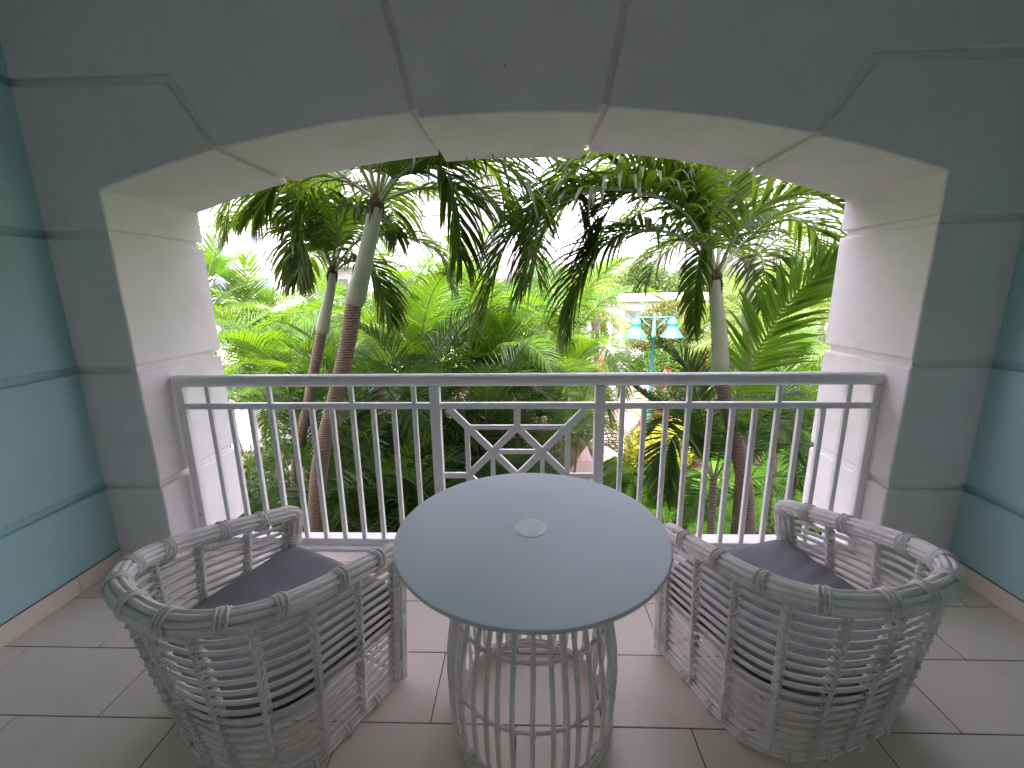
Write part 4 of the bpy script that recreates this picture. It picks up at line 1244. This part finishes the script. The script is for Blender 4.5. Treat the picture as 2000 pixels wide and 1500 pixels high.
# ------------------------------------------------------------------ turquoise street lamp
lx, ly = 3.28, 11.2
lp = empty('street_lamp', (lx, ly, GZ), 0, 'turquoise twin-shade street lamp beside the pink path', 'lamp')
top = .80-GZ
m_ = MB(); m_.lathe([(.10, 0), (.10, .05), (.07, .08), (.065, .5), (.050, .56), (.045, 1.5), (.043, top-.60), (.056, top-.59), (.058, top-.47), (.040, top-.46), (.040, top), (.028, top+.03), (0.001, top+.045)], 20)
m_.build('pole', AQUA, lp, smooth=True)
AXS = Vector((math.cos(R(-3)), math.sin(R(-3)), 0))
for s in (-1, 1):
    e = AXS*(.455*s)
    m_ = MB(); m_.tube([(0, 0, top-.075), (e.x, e.y, top-.060)], .020, 8); m_.build('arm', AQUA, lp, smooth=True)
    m_ = MB(); m_.tube([(0, 0, top-.42), (e.x*.72, e.y*.72, top-.075)], .012, 7); m_.build('brace', AQUA, lp, smooth=True)
    m_ = MB(); m_.lathe([(.001, -.07), (.045, -.075), (.085, -.11), (.118, -.17), (.122, -.215), (.126, -.225), (.126, -.24), (.120, -.25), (.120, -.345), (.135, -.36), (.285, -.56), (.29, -.575), (.285, -.575), (.12, -.37), (.001, -.36)], 28)
    sh = m_.build('lamp_shade', AQUA, lp, smooth=True); sh.location = (e.x, e.y, top)
    m_ = MB(); m_.lathe([(.001, -.39), (.06, -.40), (.075, -.45), (.05, -.50), (.001, -.515)], 14)
    m_.build('bulb', CAPM, sh, smooth=True)

# ------------------------------------------------------------------ gate pillars and gates along the far path
pillars = [(7.05, 27.3), (6.75, 30.2), (6.45, 33.4), (6.15, 37.0), (5.9, 40.8)]
for i, (x, y) in enumerate(pillars):
    t = empty('gate_pillar', (x, y, GZ), 0, ['white gate pillar nearest the hedge', 'second white gate pillar from the hedge', 'third white gate pillar from the hedge', 'fourth white gate pillar from the hedge', 'farthest white gate pillar on the path'][i], 'pillar', 'white gate pillars along the path')
    b = MB(); b.box(-.32, .32, -.32, .32, 0, 2.15); b.build('shaft', WHITEP, t, bevel=.02, seg=1)
    b = MB(); b.box(-.40, .40, -.40, .40, 2.15, 2.30); b.build('cap', WHITEP, t, bevel=.02, seg=1)
    b = MB(); b.box(-.38, .38, -.38, .38, -.01, .22); b.build('base', WHITEP, t, bevel=.02, seg=1)
    if i < 4:
        x2, y2 = pillars[i+1]
        g_ = empty('metal_gate', ((x+x2)/2+.1, (y+y2)/2, GZ), math.atan2(y2-y, x2-x), ['black barred gate between the nearest two white pillars', 'black barred gate between the second and third white pillars', 'black barred gate between the third and fourth white pillars', 'black barred gate between the two farthest white pillars'][i], 'gate', 'black gates between the pillars')
        L = math.hypot(x2-x, y2-y)/2-.34
        b = MB(); b.box(-L, L, -.02, .02, .15, .2); b.box(-L, L, -.02, .02, 1.75, 1.8); b.box(-L, -L+.05, -.02, .02, .2, 1.75); b.box(L-.05, L, -.02, .02, .2, 1.75); b.build('gate_frame', GATEM, g_)
        nb = 12; bm_ = MB(); bm_.box(-.016, .016, -.015, .015, .2, 1.75); me = mesh('gate_bar', bm_.v, bm_.f, GATEM)
        for k in range(1, nb): link('gate_bar', me, g_, loc=(-L+2*L*k/nb, 0, 0))
# flat-roofed white building behind
fb = empty('flat_roofed_building', (18, 47, GZ), 0, 'long low white building with a flat roof beyond the path', 'building')
b = MB(); b.box(-13, 14, -3, 5, 0, 3.1); b.build('wall', WHITEP, fb)
b = MB(); b.box(-13.5, 14.5, -3.6, 5.5, 3.1, 3.55); b.build('roof', ROOFM, fb, bevel=.03, seg=1)
b = MB(); b.box(-13.2, 14.2, -3.3, 5.2, 3.55, 3.75); b.build('parapet', WHITEP, fb)
for k in range(7):
    b = MB(); b.box(-.9, .9, -3.04, -2.99, .9, 2.3); wn = b.build('window', WHITEP, fb, loc=(-11+k*3.7, 0, 0))
    b = MB(); b.box(-.8, .8, -3.06, -3.045, 1.0, 2.2); b.build('pane', GREYW, wn)

# ------------------------------------------------------------------ the tall white hotel wing at the left
hb = empty('white_hotel_wing', (-16.5, 31, GZ), R(-9), 'tall white hotel wing rising behind the left palms', 'building')
b = MB(); b.box(-16, 12.6, 0, 12, 0, 19); b.build('wall', WHITEP, hb)
for k in range(5):
    z = 3.1*(k+1)
    b = MB(); b.box(-16.1, 12.7, -.10, 0.0, z-.12, z+.02); b.build('string_course', WHITEP, hb, bevel=.02, seg=1)
    for j, x in enumerate((-13, -9.5, -6, -2.5, 7.5, 10.6)):
        b = MB(); b.box(-.75, .75, -.05, 0, .0, 1.9); wn = b.build('window', WHITEP, hb, loc=(x, -.01, z-2.5))
        b = MB(); b.box(-.62, .62, -.075, -.055, .12, 1.78); b.build('pane', GREYW, wn)
    # louvred balcony bay
    bay = MB(); bay.box(1.0, 5.0, -1.3, -.002, z-.14, z+.0); bay.build('balcony_slab', WHITEP, hb)
    rl2 = MB(); rl2.box(1.0, 5.0, -1.3, -1.24, z+.95, z+1.0); rr_ = rl2.build('balcony_rail', WHITEP, hb)
    lm = MB(); lm.box(1.02, 4.98, -1.29, -1.25, -.025, .025); lme = mesh('louvre', lm.v, lm.f, ROOFM)
    for q2 in range(8): link('louvre', lme, rr_, loc=(0, 0, z+.12+.105*q2))
    b = MB(); b.box(1.8, 4.2, -.06, -.02, z+.02, z+2.2); b.build('balcony_door', GREYW, hb)
b = MB(); b.box(-.6, 1.4, -.5, 0, 9.6, 9.9); b.box(-.5, 1.3, -.4, 0, 9.9, 10.2); b.build('awning', PALEAQ, hb)
b = MB(); b.box(-16.4, 13, -.4, 12.3, 19, 19.5); b.build('roof', ROOFM, hb)

# low pale pavilion and curved white wall at the lower left
pv = empty('garden_pavilion', (-9.6, 13.4, GZ), R(8), 'low pavilion with pale aqua wall and white roof edge at the far left', 'building')
b = MB(); b.box(-4, 3.4, 0, 5, 0, 1.95); b.build('wall', PALEAQ, pv)
b = MB(); b.box(-4.3, 3.7, -.35, 5.3, 1.95, 2.20); b.build('roof', WHITEP, pv, bevel=.03, seg=1)
for k in range(3):
    b = MB(); b.box(-.55, .55, -.05, -.002, .0, 1.75); dn = b.build('door', WHITEP, pv, loc=(-2.8+2.4*k, 0, 0))
    b = MB(); b.box(-.42, .42, -.07, -.055, .15, 1.6); b.build('pane', GREYW, dn)
cw = MB(); pts = []
for i in range(25):
    a = R(-20+i*5.5); pts.append((-7.9+2.6*math.cos(a), 9.6+2.0*math.sin(a)))
hs_ = [.55+.95*min(1, i/16.0)**1.4 for i in range(25)]
vv = []; ff = []
for (x, y), h in zip(pts, hs_):
    c_ = Vector((x+7.9, y-9.6, 0)).normalized()*.11
    vv += [(x-c_.x, y-c_.y, 0), (x+c_.x, y+c_.y, 0), (x+c_.x, y+c_.y, h), (x-c_.x, y-c_.y, h)]
for i in range(24):
    for j in range(4): ff.append((4*i+j, 4*i+(j+1) % 4, 4*i+4+(j+1) % 4, 4*i+4+j))
ff += [(0, 1, 2, 3), (99, 98, 97, 96)]
o = link('curved_wall', mesh('curved_wall', vv, ff, WHITEP)); o.location = (0, 0, GZ)
tag(o, 'curved white garden wall sweeping down behind the left balusters', 'wall')
